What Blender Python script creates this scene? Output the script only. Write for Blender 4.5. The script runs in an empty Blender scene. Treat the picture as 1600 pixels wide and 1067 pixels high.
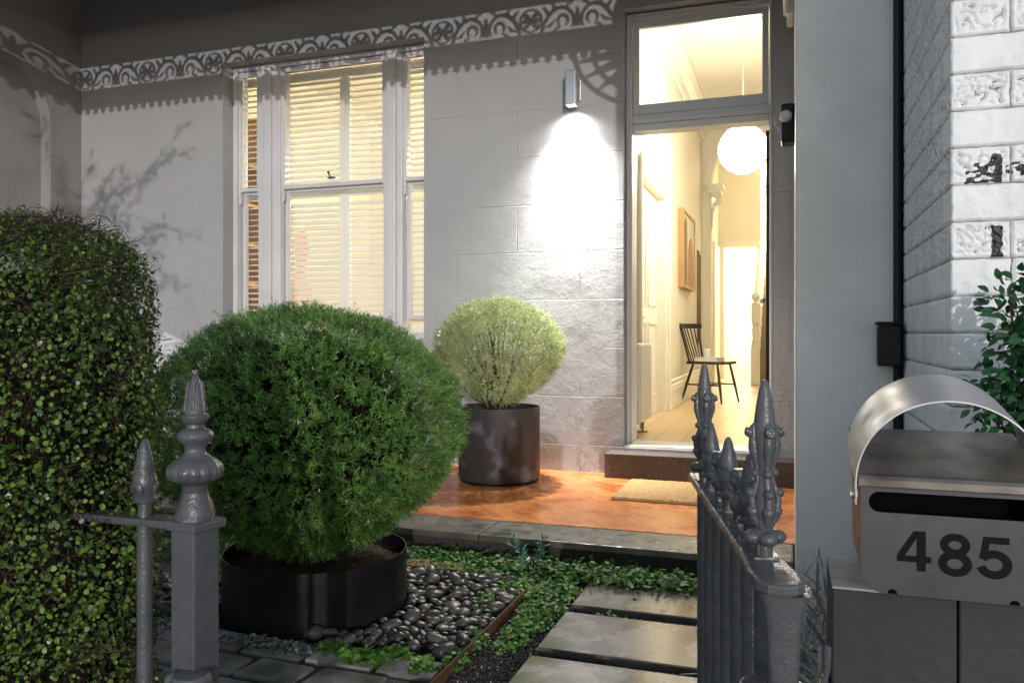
import bpy, bmesh, math, random
import numpy as np
from mathutils import Vector, Matrix, noise
R = math.radians
random.seed(7); rng = np.random.default_rng(7)
S = bpy.context.scene
COL = S.collection

# ---------------------------------------------------------------- camera
YAW = R(19.1); F = 1264.0; CH = 1.10
cam_d = bpy.data.cameras.new('camera'); cam = bpy.data.objects.new('camera', cam_d); COL.objects.link(cam)
cam.location = (0, 0, CH); cam.rotation_euler = (R(90), 0, YAW)
cam_d.sensor_width = 36; cam_d.lens = 36 * F / 1600; cam_d.shift_y = -13.5 / 1600
cam_d.clip_start = 0.05; cam_d.clip_end = 2000
S.camera = cam
def ray(px):
    u = (px - 800) / F; s, c = math.sin(YAW), math.cos(YAW)
    return (-s + u * c, c + u * s)
def WX(px, Y): a = ray(px); return a[0] * Y / a[1]          # measured pixel column -> world X on the plane y=Y
def HZ(px, py, Y): a = ray(px); return CH + (520 - py) / F * (Y / a[1])
# ---------------------------------------------------------------- world and sun
SUN_AZ = R(24.2); SUN_EL = R(8.0)
w = bpy.data.worlds.new('World'); S.world = w; w.use_nodes = True
nt = w.node_tree; nt.nodes.clear()
sky = nt.nodes.new('ShaderNodeTexSky'); sky.sky_type = 'NISHITA'; sky.sun_disc = False
sky.sun_elevation = SUN_EL; sky.sun_rotation = math.pi - SUN_AZ; sky.dust_density = 0.3; sky.ozone_density = 2.0
hs = nt.nodes.new('ShaderNodeHueSaturation'); hs.inputs['Saturation'].default_value = 0.45
bg = nt.nodes.new('ShaderNodeBackground'); bg.inputs['Strength'].default_value = 0.13
out = nt.nodes.new('ShaderNodeOutputWorld')
nt.links.new(sky.outputs[0], hs.inputs['Color']); nt.links.new(hs.outputs[0], bg.inputs[0]); nt.links.new(bg.outputs[0], out.inputs[0])
sd = bpy.data.lights.new('sun', 'SUN'); sd.energy = 0.78; sd.angle = R(0.5); sd.color = (1.0, 0.94, 0.90)
so = bpy.data.objects.new('sun', sd); COL.objects.link(so)
sun_dir = Vector((-math.sin(SUN_AZ) * math.cos(SUN_EL), math.cos(SUN_AZ) * math.cos(SUN_EL), -math.sin(SUN_EL)))
so.rotation_euler = sun_dir.to_track_quat('-Z', 'Y').to_euler(); so.location = (3, -6, 5)
S.view_settings.view_transform = 'Standard'; S.view_settings.look = 'None'
S.view_settings.exposure = 0.95; S.view_settings.gamma = 1.0
S.cycles.use_denoising = True
S.cycles.max_bounces = 8; S.cycles.diffuse_bounces = 4; S.cycles.glossy_bounces = 4; S.cycles.transmission_bounces = 6
S.cycles.transparent_max_bounces = 12
S.cycles.sample_clamp_indirect = 6.0

# ---------------------------------------------------------------- materials
def mat(name, col, rough=0.6, metal=0.0, var=None, vscale=6, bump=0.0, bscale=40, bdist=0.01, spec=0.5,
        rvar=0.0, rscale=8, bump2=0.0, bscale2=6, attr=None, trans=0.0, detail=6, emit=None, estr=0, coat=0.0):
    m = bpy.data.materials.new(name); m.use_nodes = True; n = m.node_tree; L = n.links
    b = n.nodes['Principled BSDF']
    b.inputs['Base Color'].default_value = (*col, 1); b.inputs['Roughness'].default_value = rough
    b.inputs['Metallic'].default_value = metal; b.inputs['Specular IOR Level'].default_value = spec
    if coat: b.inputs['Coat Weight'].default_value = coat; b.inputs['Coat Roughness'].default_value = 0.15
    if emit: b.inputs['Emission Color'].default_value = (*emit, 1); b.inputs['Emission Strength'].default_value = estr
    tc = n.nodes.new('ShaderNodeTexCoord')
    def ntex(sc, det=detail):
        t = n.nodes.new('ShaderNodeTexNoise'); t.inputs['Scale'].default_value = sc; t.inputs['Detail'].default_value = det
        L.new(tc.outputs['Object'], t.inputs['Vector']); return t
    if var is not None:
        r = n.nodes.new('ShaderNodeValToRGB')
        r.color_ramp.elements[0].color = (*col, 1); r.color_ramp.elements[1].color = (*var, 1)
        if attr:
            a = n.nodes.new('ShaderNodeAttribute'); a.attribute_name = attr; L.new(a.outputs['Fac'], r.inputs[0])
            r.color_ramp.elements[0].position = 0; r.color_ramp.elements[1].position = 1
        else:
            t = ntex(vscale); L.new(t.outputs['Fac'], r.inputs[0])
            r.color_ramp.elements[0].position = 0.38; r.color_ramp.elements[1].position = 0.62
        L.new(r.outputs[0], b.inputs['Base Color']); m['ramp'] = r.name
    if rvar:
        t = ntex(rscale); mr = n.nodes.new('ShaderNodeMapRange')
        mr.inputs[1].default_value = 0.35; mr.inputs[2].default_value = 0.65
        mr.inputs[3].default_value = max(0.03, rough - rvar); mr.inputs[4].default_value = min(1, rough + rvar)
        L.new(t.outputs['Fac'], mr.inputs[0]); L.new(mr.outputs[0], b.inputs['Roughness'])
    last = None
    for s, sc in ((bump2, bscale2), (bump, bscale)):
        if s:
            t = ntex(sc); bp = n.nodes.new('ShaderNodeBump'); bp.inputs['Strength'].default_value = s; bp.inputs['Distance'].default_value = bdist
            L.new(t.outputs['Fac'], bp.inputs['Height'])
            if last: L.new(last.outputs[0], bp.inputs['Normal'])
            L.new(bp.outputs[0], b.inputs['Normal']); last = bp
    if trans:
        tr = n.nodes.new('ShaderNodeBsdfTranslucent'); mx = n.nodes.new('ShaderNodeMixShader'); mx.inputs[0].default_value = trans
        if var is not None: L.new(n.nodes[m['ramp']].outputs[0], tr.inputs[0])
        else: tr.inputs[0].default_value = (*col, 1)
        L.new(b.outputs[0], mx.inputs[1]); L.new(tr.outputs[0], mx.inputs[2]); L.new(mx.outputs[0], n.nodes['Material Output'].inputs[0])
    return m
def N(m, t): return m.node_tree.nodes.new(t)
def lnk(m, a, b): m.node_tree.links.new(a, b)
def math_node(m, op, a, b=None, c=None):
    x = N(m, 'ShaderNodeMath'); x.operation = op
    for i, v in enumerate((a, b, c)):
        if v is None: continue
        if isinstance(v, (int, float)): x.inputs[i].default_value = v
        else: lnk(m, v, x.inputs[i])
    return x.outputs[0]

def render_wall_mat(name, col, joints=True, rough=0.5, str_=1.0):
    m = mat(name, col, rough, var=tuple(c * (0.93 if joints else 0.84) for c in col), vscale=1.3 if joints else 2.2, spec=0.4)
    n = m.node_tree; b = n.nodes['Principled BSDF']
    tc = N(m, 'ShaderNodeTexCoord'); sx = N(m, 'ShaderNodeSeparateXYZ'); lnk(m, tc.outputs['Object'], sx.inputs[0])
    n1 = N(m, 'ShaderNodeTexNoise'); n1.inputs['Scale'].default_value = 3.2; n1.inputs['Detail'].default_value = 3; lnk(m, tc.outputs['Object'], n1.inputs['Vector'])
    n2 = N(m, 'ShaderNodeTexNoise'); n2.inputs['Scale'].default_value = 60; n2.inputs['Detail'].default_value = 8; lnk(m, tc.outputs['Object'], n2.inputs['Vector'])
    n3 = N(m, 'ShaderNodeTexNoise'); n3.inputs['Scale'].default_value = 9; n3.inputs['Detail'].default_value = 10; n3.inputs['Roughness'].default_value = .6; lnk(m, tc.outputs['Object'], n3.inputs['Vector'])
    h = math_node(m, 'MULTIPLY', n1.outputs['Fac'], 0.010)
    h = math_node(m, 'MULTIPLY_ADD', n2.outputs['Fac'], 0.0012, h)
    # rougher, spalled plaster near the floor
    low = N(m, 'ShaderNodeMapRange'); lnk(m, sx.outputs['Z'], low.inputs[0]); low.inputs[1].default_value = 1.9; low.inputs[2].default_value = 0.4
    sp = N(m, 'ShaderNodeMapRange'); lnk(m, n3.outputs['Fac'], sp.inputs[0]); sp.inputs[1].default_value = .50; sp.inputs[2].default_value = .60; sp.inputs[3].default_value = 0; sp.inputs[4].default_value = 0.0014
    h = math_node(m, 'MULTIPLY_ADD', sp.outputs[0], low.outputs[0], h)
    lx = math_node(m, 'MULTIPLY_ADD', low.outputs[0], 0.9, 0.1)
    h3 = math_node(m, 'MULTIPLY', n3.outputs['Fac'], 0.0020); h = math_node(m, 'MULTIPLY_ADD', h3, lx, h)
    # scratches / cracks
    vo = N(m, 'ShaderNodeTexVoronoi'); vo.feature = 'DISTANCE_TO_EDGE'; vo.inputs['Scale'].default_value = 3.3
    mx = N(m, 'ShaderNodeMixRGB'); mx.inputs[0].default_value = .25; lnk(m, tc.outputs['Object'], mx.inputs[1]); lnk(m, n3.outputs['Color'], mx.inputs[2]); lnk(m, mx.outputs[0], vo.inputs['Vector'])
    cr = N(m, 'ShaderNodeMapRange'); lnk(m, vo.outputs['Distance'], cr.inputs[0]); cr.inputs[1].default_value = 0; cr.inputs[2].default_value = .012; cr.inputs[3].default_value = -0.003; cr.inputs[4].default_value = 0
    if joints: h = math_node(m, 'MULTIPLY_ADD', cr.outputs[0], low.outputs[0], h)
    else:
        wv = N(m, 'ShaderNodeTexNoise'); wv.inputs['Scale'].default_value = 1; wv.inputs['Detail'].default_value = 5; mp = N(m, 'ShaderNodeMapping'); mp.inputs['Scale'].default_value = (5, 5, 22); lnk(m, tc.outputs['Object'], mp.inputs[0]); lnk(m, mp.outputs[0], wv.inputs['Vector']); h = math_node(m, 'MULTIPLY_ADD', wv.outputs['Fac'], .0035, h)
    if joints:
        cx = N(m, 'ShaderNodeCombineXYZ')
        wob = math_node(m, 'MULTIPLY_ADD', n3.outputs['Fac'], 0.018, sx.outputs['X']); woz = math_node(m, 'MULTIPLY_ADD', n3.outputs['Fac'], 0.018, sx.outputs['Z'])
        lnk(m, wob, cx.inputs[0]); lnk(m, woz, cx.inputs[1])
        br = N(m, 'ShaderNodeTexBrick'); lnk(m, cx.outputs[0], br.inputs['Vector']); br.inputs['Scale'].default_value = 1
        br.inputs['Brick Width'].default_value = .92; br.inputs['Row Height'].default_value = .335; br.inputs['Mortar Size'].default_value = .005; br.inputs['Mortar Smooth'].default_value = .6
        br.inputs['Color1'].default_value = br.inputs['Color2'].default_value = (0, 0, 0, 1); br.inputs['Mortar'].default_value = (1, 1, 1, 1)
        n4 = N(m, 'ShaderNodeTexNoise'); n4.inputs['Scale'].default_value = 1.7; n4.inputs['Detail'].default_value = 4; lnk(m, tc.outputs['Object'], n4.inputs['Vector'])
        fd = N(m, 'ShaderNodeMapRange'); lnk(m, n4.outputs['Fac'], fd.inputs[0]); fd.inputs[1].default_value = .42; fd.inputs[2].default_value = .58
        zz = N(m, 'ShaderNodeMapRange'); lnk(m, sx.outputs['X'], zz.inputs[0]); zz.inputs[1].default_value = -2.8; zz.inputs[2].default_value = -1.9
        j = math_node(m, 'MULTIPLY', br.outputs['Fac'], fd.outputs[0]); j = math_node(m, 'MULTIPLY', j, zz.outputs[0])
        h = math_node(m, 'MULTIPLY_ADD', j, -0.005, h)
    bp = N(m, 'ShaderNodeBump'); bp.inputs['Strength'].default_value = str_; bp.inputs['Distance'].default_value = 1.0
    lnk(m, h, bp.inputs['Height']); lnk(m, bp.outputs[0], b.inputs['Normal'])
    return m

M = {}
M['render'] = render_wall_mat('painted_render', (.40, .405, .42))
M['render_side_skylit'] = render_wall_mat('painted_render_side_skylit', (.76, .755, .745), joints=False, str_=.6)  # same paint as the facade, lightened in place of missing sky light
M['render_plain'] = render_wall_mat('painted_render_plain', (.32, .317, .32), joints=False, str_=.6)
M['white'] = mat('white_gloss_paint', (.66, .66, .68), .35, var=(.60, .60, .62), vscale=3, bump=.15, bscale=60, bdist=.002)
M['frame'] = mat('pale_grey_paint', (.60, .62, .66), .35, bump=.1, bscale=50, bdist=.002)
M['shutter'] = mat('cream_shutter', (.80, .78, .70), .45)
M['inner'] = mat('warm_white_interior_paint', (.80, .755, .63), .6)
M['inner_trim'] = mat('interior_gloss_trim', (.82, .79, .69), .35)
M['ceil'] = mat('verandah_ceiling_paint', (.08, .08, .085), .7)
M['iron'] = mat('dark_iron_paint', (.088, .091, .100), .30, var=(.068, .070, .078), vscale=14, bump=.5, bscale=55, bdist=.004, rvar=.1, rscale=20, bump2=.3, bscale2=200)
M['iron_frieze'] = mat('cast_iron_frieze_paint', (.18, .18, .19), .5)
M['pot_black'] = mat('black_steel', (.006, .006, .009), .42, spec=.2, var=(.014, .011, .012), vscale=7, bump=.15, bscale=40, bdist=.003, rvar=.1)
M['soil'] = mat('soil', (.030, .021, .014), .95, var=(.075, .045, .025), vscale=60, bump=1, bscale=90, bdist=.02)
M['bluestone'] = mat('wet_bluestone', (.12, .112, .092), .22, var=(.075, .07, .06), vscale=5, bump=.2, bscale=220, bdist=.0015, rvar=.16, rscale=7, bump2=.12, bscale2=30, coat=.8)
M['bluestone_slab'] = mat('bluestone_coping', (.115, .11, .085), .38, var=(.06, .058, .048), vscale=7, bump=.6, bscale=180, bdist=.002, rvar=.2, rscale=14)
M['dark_stone'] = mat('dark_stone_step', (.055, .040, .033), .7, var=(.10, .075, .06), vscale=90, bump=.6, bscale=120, bdist=.004)
M['brick_white'] = mat('white_painted_brick', (.82, .83, .85), .5, var=(.72, .73, .75), vscale=9, bump=.4, bscale=140, bdist=.0015)
M['brick_dark'] = mat('bare_dark_brick', (.022, .022, .026), .6, bump=.5, bscale=120, bdist=.003)
def bare_patches(m):
    b = m.node_tree.nodes['Principled BSDF']; a = N(m, 'ShaderNodeAttribute'); a.attribute_name = 'bare'; tc = N(m, 'ShaderNodeTexCoord')
    n_ = N(m, 'ShaderNodeTexNoise'); n_.inputs['Scale'].default_value = 160; n_.inputs['Detail'].default_value = 4; lnk(m, tc.outputs['Object'], n_.inputs['Vector'])
    v = math_node(m, 'MULTIPLY_ADD', n_.outputs['Fac'], .5, a.outputs['Fac']); r = N(m, 'ShaderNodeMapRange'); lnk(m, v, r.inputs[0]); r.inputs[1].default_value = .72; r.inputs[2].default_value = .80
    mx = N(m, 'ShaderNodeMixRGB'); lnk(m, r.outputs[0], mx.inputs[0]); lnk(m, m.node_tree.nodes[m['ramp']].outputs[0], mx.inputs[1]); mx.inputs[2].default_value = (.02, .02, .024, 1); lnk(m, mx.outputs[0], b.inputs['Base Color'])
bare_patches(M['brick_white'])
M['steel'] = mat('satin_steel_shaded', (.085, .085, .09), .45, metal=.4, spec=.25, var=(.07, .07, .075), vscale=5, rvar=.1, rscale=18, bump=.1, bscale=120, bdist=.001)  # shade on the letterbox front is put into this darkened base colour
M['steel_bright'] = mat('polished_steel', (.50, .50, .51), .42, metal=.55, var=(.40, .40, .41), vscale=6, rvar=.12, rscale=20, bump=.1, bscale=120, bdist=.001)
M['steel_dirty'] = mat('stained_steel', (.23, .21, .19), .36, metal=.6, var=(.07, .055, .045), vscale=9, rvar=.12, rscale=12)
M['black'] = mat('black_plastic', (.008, .008, .009), .45, spec=.3)
M['digit'] = mat('black_vinyl', (.004, .004, .005), .6, spec=.12)
M['void'] = mat('dark_inside', (.003, .003, .003), .9, spec=.05)
M['pier'] = mat('dark_painted_render', (.026, .025, .030), .75, var=(.036, .035, .040), vscale=4, bump=.7, bscale=35, bdist=.005, bump2=.4, bscale2=8)
M['pier_top'] = mat('weathered_cement_top', (.30, .30, .29), .8, var=(.40, .40, .38), vscale=30, bump=.7, bscale=120, bdist=.003)
M['aluminium'] = mat('brushed_aluminium', (.55, .56, .58), .28, metal=.9)
M['coir'] = mat('coir', (.52, .32, .13), .95, var=(.72, .50, .25), vscale=160, bump=1, bscale=300, bdist=.01)
M['rust'] = mat('rusted_steel', (.07, .030, .016), .8, var=(.14, .055, .022), vscale=30, bump=.4, bscale=60, bdist=.003)
M['sett'] = mat('worn_granite_sett', (.24, .235, .215), .7, var=(.10, .097, .09), vscale=7, bump=.8, bscale=70, bdist=.006)
M['mortar'] = mat('damp_mortar_riser_shade', (.030, .029, .028), .7, bump=.6, bscale=80, bdist=.006)  # mortar under the setts; on the riser its darkness stands in for shade
M['ground'] = mat('garden_soil', (.022, .018, .014), .9, var=(.045, .035, .025), vscale=14, bump=1, bscale=60, bdist=.02)
M['gravel'] = mat('black_gravel', (.022, .023, .026), .35, var=(.07, .07, .075), attr='var')
M['oak'] = mat('oak_frame', (.46, .28, .11), .5, var=(.40, .23, .08), vscale=8)
M['chair_wood'] = mat('dark_stained_wood', (.018, .015, .013), .42)
M['carpet'] = mat('stair_carpet', (.24, .19, .13), .95, bump=.6, bscale=200, bdist=.004)
M['canvas'] = mat('canvas_fabric', (.72, .72, .74), .9)
M['twig'] = mat('brown_twig', (.022, .015, .010), .7, var=(.13, .065, .025), attr='var')
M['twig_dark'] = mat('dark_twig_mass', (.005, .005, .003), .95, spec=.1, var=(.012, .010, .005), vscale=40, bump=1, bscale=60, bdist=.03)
M['hedge_leaf'] = mat('round_hedge_leaf', (.014, .050, .010), .32, var=(.26, .40, .07), attr='var', trans=.25, spec=.5)
M['rosemary'] = mat('needle_leaf', (.020, .072, .012), .42, var=(.22, .43, .09), attr='var', trans=.25, spec=.45)
M['pale_lamplit_leaf'] = mat('pale_lamplit_needle_leaf', (.17, .23, .08), .5, var=(.50, .55, .27), attr='var', trans=.35)  # leaf colours raised to stand in for light from the wall lamp
M['ivy_leaf'] = mat('groundcover_leaf', (.012, .060, .018), .5, spec=.25, var=(.13, .30, .045), attr='var', trans=.2)
M['silver_leaf'] = mat('silver_groundcover_leaf', (.10, .125, .13), .4, var=(.42, .43, .37), attr='var', trans=.15)
M['gloss_leaf'] = mat('glossy_shrub_leaf', (.008, .055, .022), .22, var=(.045, .17, .05), attr='var', trans=.2)
M['strap_leaf'] = mat('grey_strap_leaf', (.12, .135, .14), .55, var=(.36, .39, .38), attr='var', trans=.15)
M['flower'] = mat('white_flower', (.75, .72, .80), .6, trans=.3)
M['globe'] = mat('lit_globe', (.9, .85, .75), .5, emit=(1.0, .93, .80), estr=36)
M['globe_bright'] = mat('bright_lit_globe', (.9, .85, .75), .5, emit=(1.0, .90, .70), estr=90)
M['lens'] = mat('lit_lens', (.9, .9, .9), .5, emit=(1.0, .97, .92), estr=60)
M['bronze'] = mat('old_bronze', (.16, .11, .05), .5, metal=.4)
M['mirror'] = mat('mirror_glass', (.85, .85, .85), .03, metal=1)
M['asphalt'] = mat('asphalt', (.05, .05, .052), .85, var=(.07, .07, .07), vscale=30, bump=.5, bscale=200, bdist=.004)
gl = bpy.data.materials.new('window_glass'); gl.use_nodes = True
g = gl.node_tree.nodes; g.clear(); tr = g.new('ShaderNodeBsdfTransparent'); gs = g.new('ShaderNodeBsdfGlossy'); gs.inputs['Roughness'].default_value = .01
fr = g.new('ShaderNodeFresnel'); fr.inputs[0].default_value = 1.5; mxs = g.new('ShaderNodeMixShader'); o_ = g.new('ShaderNodeOutputMaterial')
gl.node_tree.links.new(fr.outputs[0], mxs.inputs[0]); gl.node_tree.links.new(tr.outputs[0], mxs.inputs[1]); gl.node_tree.links.new(gs.outputs[0], mxs.inputs[2]); gl.node_tree.links.new(mxs.outputs[0], o_.inputs[0])
M['glass'] = gl

def tile_mat():
    m = mat('terracotta_tile', (.42, .135, .045), .24, rvar=.12, rscale=6); b = m.node_tree.nodes['Principled BSDF']
    tc = N(m, 'ShaderNodeTexCoord'); mp = N(m, 'ShaderNodeMapping'); mp.inputs['Rotation'].default_value = (0, 0, R(45)); lnk(m, tc.outputs['Object'], mp.inputs[0])
    br = N(m, 'ShaderNodeTexBrick'); lnk(m, mp.outputs[0], br.inputs['Vector']); br.inputs['Scale'].default_value = 1
    br.inputs['Brick Width'].default_value = .152; br.inputs['Row Height'].default_value = .076; br.inputs['Mortar Size'].default_value = .0032; br.inputs['Mortar Smooth'].default_value = .2
    br.inputs['Color1'].default_value = (.48, .155, .042, 1); br.inputs['Color2'].default_value = (.58, .22, .065, 1); br.inputs['Mortar'].default_value = (.64, .33, .15, 1)
    ns = N(m, 'ShaderNodeTexNoise'); ns.inputs['Scale'].default_value = 5; ns.inputs['Detail'].default_value = 7; lnk(m, tc.outputs['Object'], ns.inputs['Vector'])
    rp = N(m, 'ShaderNodeValToRGB'); rp.color_ramp.elements[0].position = .35; rp.color_ramp.elements[0].color = (.70, .62, .60, 1); rp.color_ramp.elements[1].position = .5; rp.color_ramp.elements[1].color = (1, 1, 1, 1); lnk(m, ns.outputs['Fac'], rp.inputs[0])
    mx = N(m, 'ShaderNodeMixRGB'); mx.blend_type = 'MULTIPLY'; mx.inputs[0].default_value = 1; lnk(m, br.outputs['Color'], mx.inputs[1]); lnk(m, rp.outputs[0], mx.inputs[2]); lnk(m, mx.outputs[0], b.inputs['Base Color'])
    bp = N(m, 'ShaderNodeBump'); bp.inputs['Strength'].default_value = .5; bp.inputs['Distance'].default_value = .003; bp.invert = True; lnk(m, br.outputs['Fac'], bp.inputs['Height']); lnk(m, bp.outputs[0], b.inputs['Normal'])
    return m
M['tile'] = tile_mat()
def board_mat():
    m = mat('oak_floorboards', (.5, .36, .18), .32, spec=.5); b = m.node_tree.nodes['Principled BSDF']
    tc = N(m, 'ShaderNodeTexCoord'); mp = N(m, 'ShaderNodeMapping'); mp.inputs['Rotation'].default_value = (0, 0, R(90)); lnk(m, tc.outputs['Object'], mp.inputs[0])
    br = N(m, 'ShaderNodeTexBrick'); lnk(m, mp.outputs[0], br.inputs['Vector']); br.inputs['Scale'].default_value = 1
    br.inputs['Brick Width'].default_value = 2.1; br.inputs['Row Height'].default_value = .19; br.inputs['Mortar Size'].default_value = .003
    br.inputs['Color1'].default_value = (.55, .38, .19, 1); br.inputs['Color2'].default_value = (.62, .46, .25, 1); br.inputs['Mortar'].default_value = (.25, .15, .07, 1)
    lnk(m, br.outputs['Color'], b.inputs['Base Color']); return m
M['boards'] = board_mat()

# ---------------------------------------------------------------- mesh helpers
ORG = {}
def tag(o, label=None, cat=None, group=None, kind=None):
    if label: o['label'] = label
    if cat: o['category'] = cat
    if group: o['group'] = group
    if kind: o['kind'] = kind
    return o
def thing(name, label, cat, loc=(0, 0, 0), group=None):
    o = bpy.data.objects.new(name, None); COL.objects.link(o); o.location = loc; o.empty_display_size = .1
    ORG[o.name] = Vector(loc); return tag(o, label, cat, group)
class MB:
    def __init__(s): s.v = []; s.f = []; s.mi = []; s.cur = 0
    def add(s, vs, fs):
        k = len(s.v); s.v += [tuple(p) for p in vs]; s.f += [tuple(i + k for i in f) for f in fs]; s.mi += [s.cur] * len(fs); return s
    def box(s, a, b, rot=None, piv=None):
        x0, y0, z0 = a; x1, y1, z1 = b
        vs = [Vector(p) for p in ((x0,y0,z0),(x1,y0,z0),(x1,y1,z0),(x0,y1,z0),(x0,y0,z1),(x1,y0,z1),(x1,y1,z1),(x0,y1,z1))]
        if rot is not None:
            c = Vector(piv) if piv is not None else (Vector(a) + Vector(b)) / 2
            vs = [c + rot @ (p - c) for p in vs]
        return s.add(vs, ((0,3,2,1),(4,5,6,7),(0,1,5,4),(1,2,6,5),(2,3,7,6),(3,0,4,7)))
    def tube(s, pts, r, n=8, cap=True):
        pts = [Vector(p) for p in pts]; rs = r if isinstance(r, (list, tuple)) else [r] * len(pts)
        vs = []; up = None
        for i, p in enumerate(pts):
            d = (pts[min(i + 1, len(pts) - 1)] - pts[max(i - 1, 0)]).normalized()
            if up is None: up = d.orthogonal().normalized()
            up = (up - d * up.dot(d)).normalized(); q = d.cross(up)
            for k in range(n):
                a = 2 * math.pi * k / n; vs.append(p + (up * math.cos(a) + q * math.sin(a)) * rs[i])
        fs = [(i*n+k, i*n+(k+1)%n, (i+1)*n+(k+1)%n, (i+1)*n+k) for i in range(len(pts)-1) for k in range(n)]
        if cap: fs += [tuple(range(n))[::-1], tuple((len(pts)-1)*n + k for k in range(n))]
        return s.add(vs, fs)
    def lathe(s, c, prof, n=24, flute=0, famp=0, capb=True, capt=True, frange=None, sq=False):
        c = Vector(c); vs = []
        for j, (r, z) in enumerate(prof):
            for k in range(n):
                a = 2 * math.pi * k / n; rr = r
                if flute and (frange is None or frange[0] <= z <= frange[1]): rr = r * (1 - famp + famp * abs(math.cos(flute * a / 2)) ** .6)
                if sq: rr = r / max(abs(math.cos(a + math.pi/4 if False else a)), abs(math.sin(a))) if r else 0
                vs.append(c + Vector((rr * math.cos(a), rr * math.sin(a), z)))
        m = len(prof)
        fs = [(j*n+k, j*n+(k+1)%n, (j+1)*n+(k+1)%n, (j+1)*n+k) for j in range(m-1) for k in range(n)]
        if capb: fs.append(tuple(range(n))[::-1])
        if capt: fs.append(tuple((m-1)*n + k for k in range(n)))
        return s.add(vs, fs)
    def ball(s, c, r, n=12, m=8, sc=(1,1,1)):
        prof = [(max(1e-4, r*math.sin(math.pi*i/m)), -r*math.cos(math.pi*i/m)*sc[2]) for i in range(m+1)]
        k = len(s.v); s.lathe(c, prof, n)
        if sc[0] != 1 or sc[1] != 1:
            for i in range(k, len(s.v)):
                p = s.v[i]; s.v[i] = (c[0]+(p[0]-c[0])*sc[0], c[1]+(p[1]-c[1])*sc[1], p[2])
        return s
    def prism(s, pts, a, b, axis='y'):
        # extrude a 2D outline (first, second coordinates) from a to b along axis
        def P(p, t): return {'y': (p[0], t, p[1]), 'x': (t, p[0], p[1]), 'z': (p[0], p[1], t)}[axis]
        n = len(pts); vs = [P(p, a) for p in pts] + [P(p, b) for p in pts]
        fs = [tuple(range(n)), tuple(range(n, 2*n))[::-1]] + [(i, n+i, n+(i+1)%n, (i+1)%n) for i in range(n)]
        return s.add(vs, fs)
    def ribbon(s, pts, w, y0, y1):
        # flat bar bent along a curve in the XZ plane
        n = len(pts); ws = w if isinstance(w, list) else [w]*n; L_ = []; Rr = []
        for i, p in enumerate(pts):
            a = pts[max(0, i-1)]; b = pts[min(n-1, i+1)]; dx, dz = b[0]-a[0], b[1]-a[1]; l = math.hypot(dx, dz) or 1
            nx, nz = -dz/l*ws[i]/2, dx/l*ws[i]/2; L_.append((p[0]+nx, p[1]+nz)); Rr.append((p[0]-nx, p[1]-nz))
        vs = [(q[0], y0, q[1]) for q in L_] + [(q[0], y0, q[1]) for q in Rr] + [(q[0], y1, q[1]) for q in L_] + [(q[0], y1, q[1]) for q in Rr]
        fs = []
        for i in range(n-1):
            fs += [(i, i+1, n+i+1, n+i), (2*n+i, 3*n+i, 3*n+i+1, 2*n+i+1), (i, 2*n+i, 2*n+i+1, i+1), (n+i, n+i+1, 3*n+i+1, 3*n+i)]
        fs += [(0, n, 3*n, 2*n), (n-1, 3*n-1, 4*n-1, 2*n-1)]
        return s.add(vs, fs)
    def build(s, name, m, parent=None, smooth=False, bevel=0, fix=True, seg=2, sub=0):
        me = bpy.data.meshes.new(name); o0 = Vector((0, 0, 0))
        if parent is not None: o0 = ORG[parent.name]
        me.from_pydata([(p[0]-o0.x, p[1]-o0.y, p[2]-o0.z) for p in s.v], [], s.f)
        ms = m if isinstance(m, (list, tuple)) else [m]
        for x in ms: me.materials.append(x)
        if len(ms) > 1: me.polygons.foreach_set('material_index', s.mi)
        if fix:
            bm = bmesh.new(); bm.from_mesh(me); bmesh.ops.recalc_face_normals(bm, faces=bm.faces); bm.to_mesh(me); bm.free()
        if smooth: me.shade_smooth() if hasattr(me, 'shade_smooth') else None
        me.update()
        o = bpy.data.objects.new(name, me); COL.objects.link(o)
        if parent is not None: o.parent = parent
        ORG[o.name] = o0
        if bevel:
            b = o.modifiers.new('bevel', 'BEVEL'); b.width = bevel; b.segments = seg; b.limit_method = 'ANGLE'; b.angle_limit = R(40)
        if sub:
            b = o.modifiers.new('sub', 'SUBSURF'); b.levels = sub; b.render_levels = sub
        if smooth:
            try:
                me.set_sharp_from_angle(angle=R(45))
            except Exception: pass
        return o
def copy_tree(o, parent=None):
    c = o.copy(); COL.objects.link(c); c.parent = parent
    ORG[c.name] = ORG.get(o.name, Vector())
    for ch in list(o.children): copy_tree(ch, c)
    return c
def arc(cx, cz, r, a0, a1, n=14, rz=None):
    rz = rz or r
    return [(cx + r*math.cos(R(a0+(a1-a0)*i/n)), cz + rz*math.sin(R(a0+(a1-a0)*i/n))) for i in range(n+1)]
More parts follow.
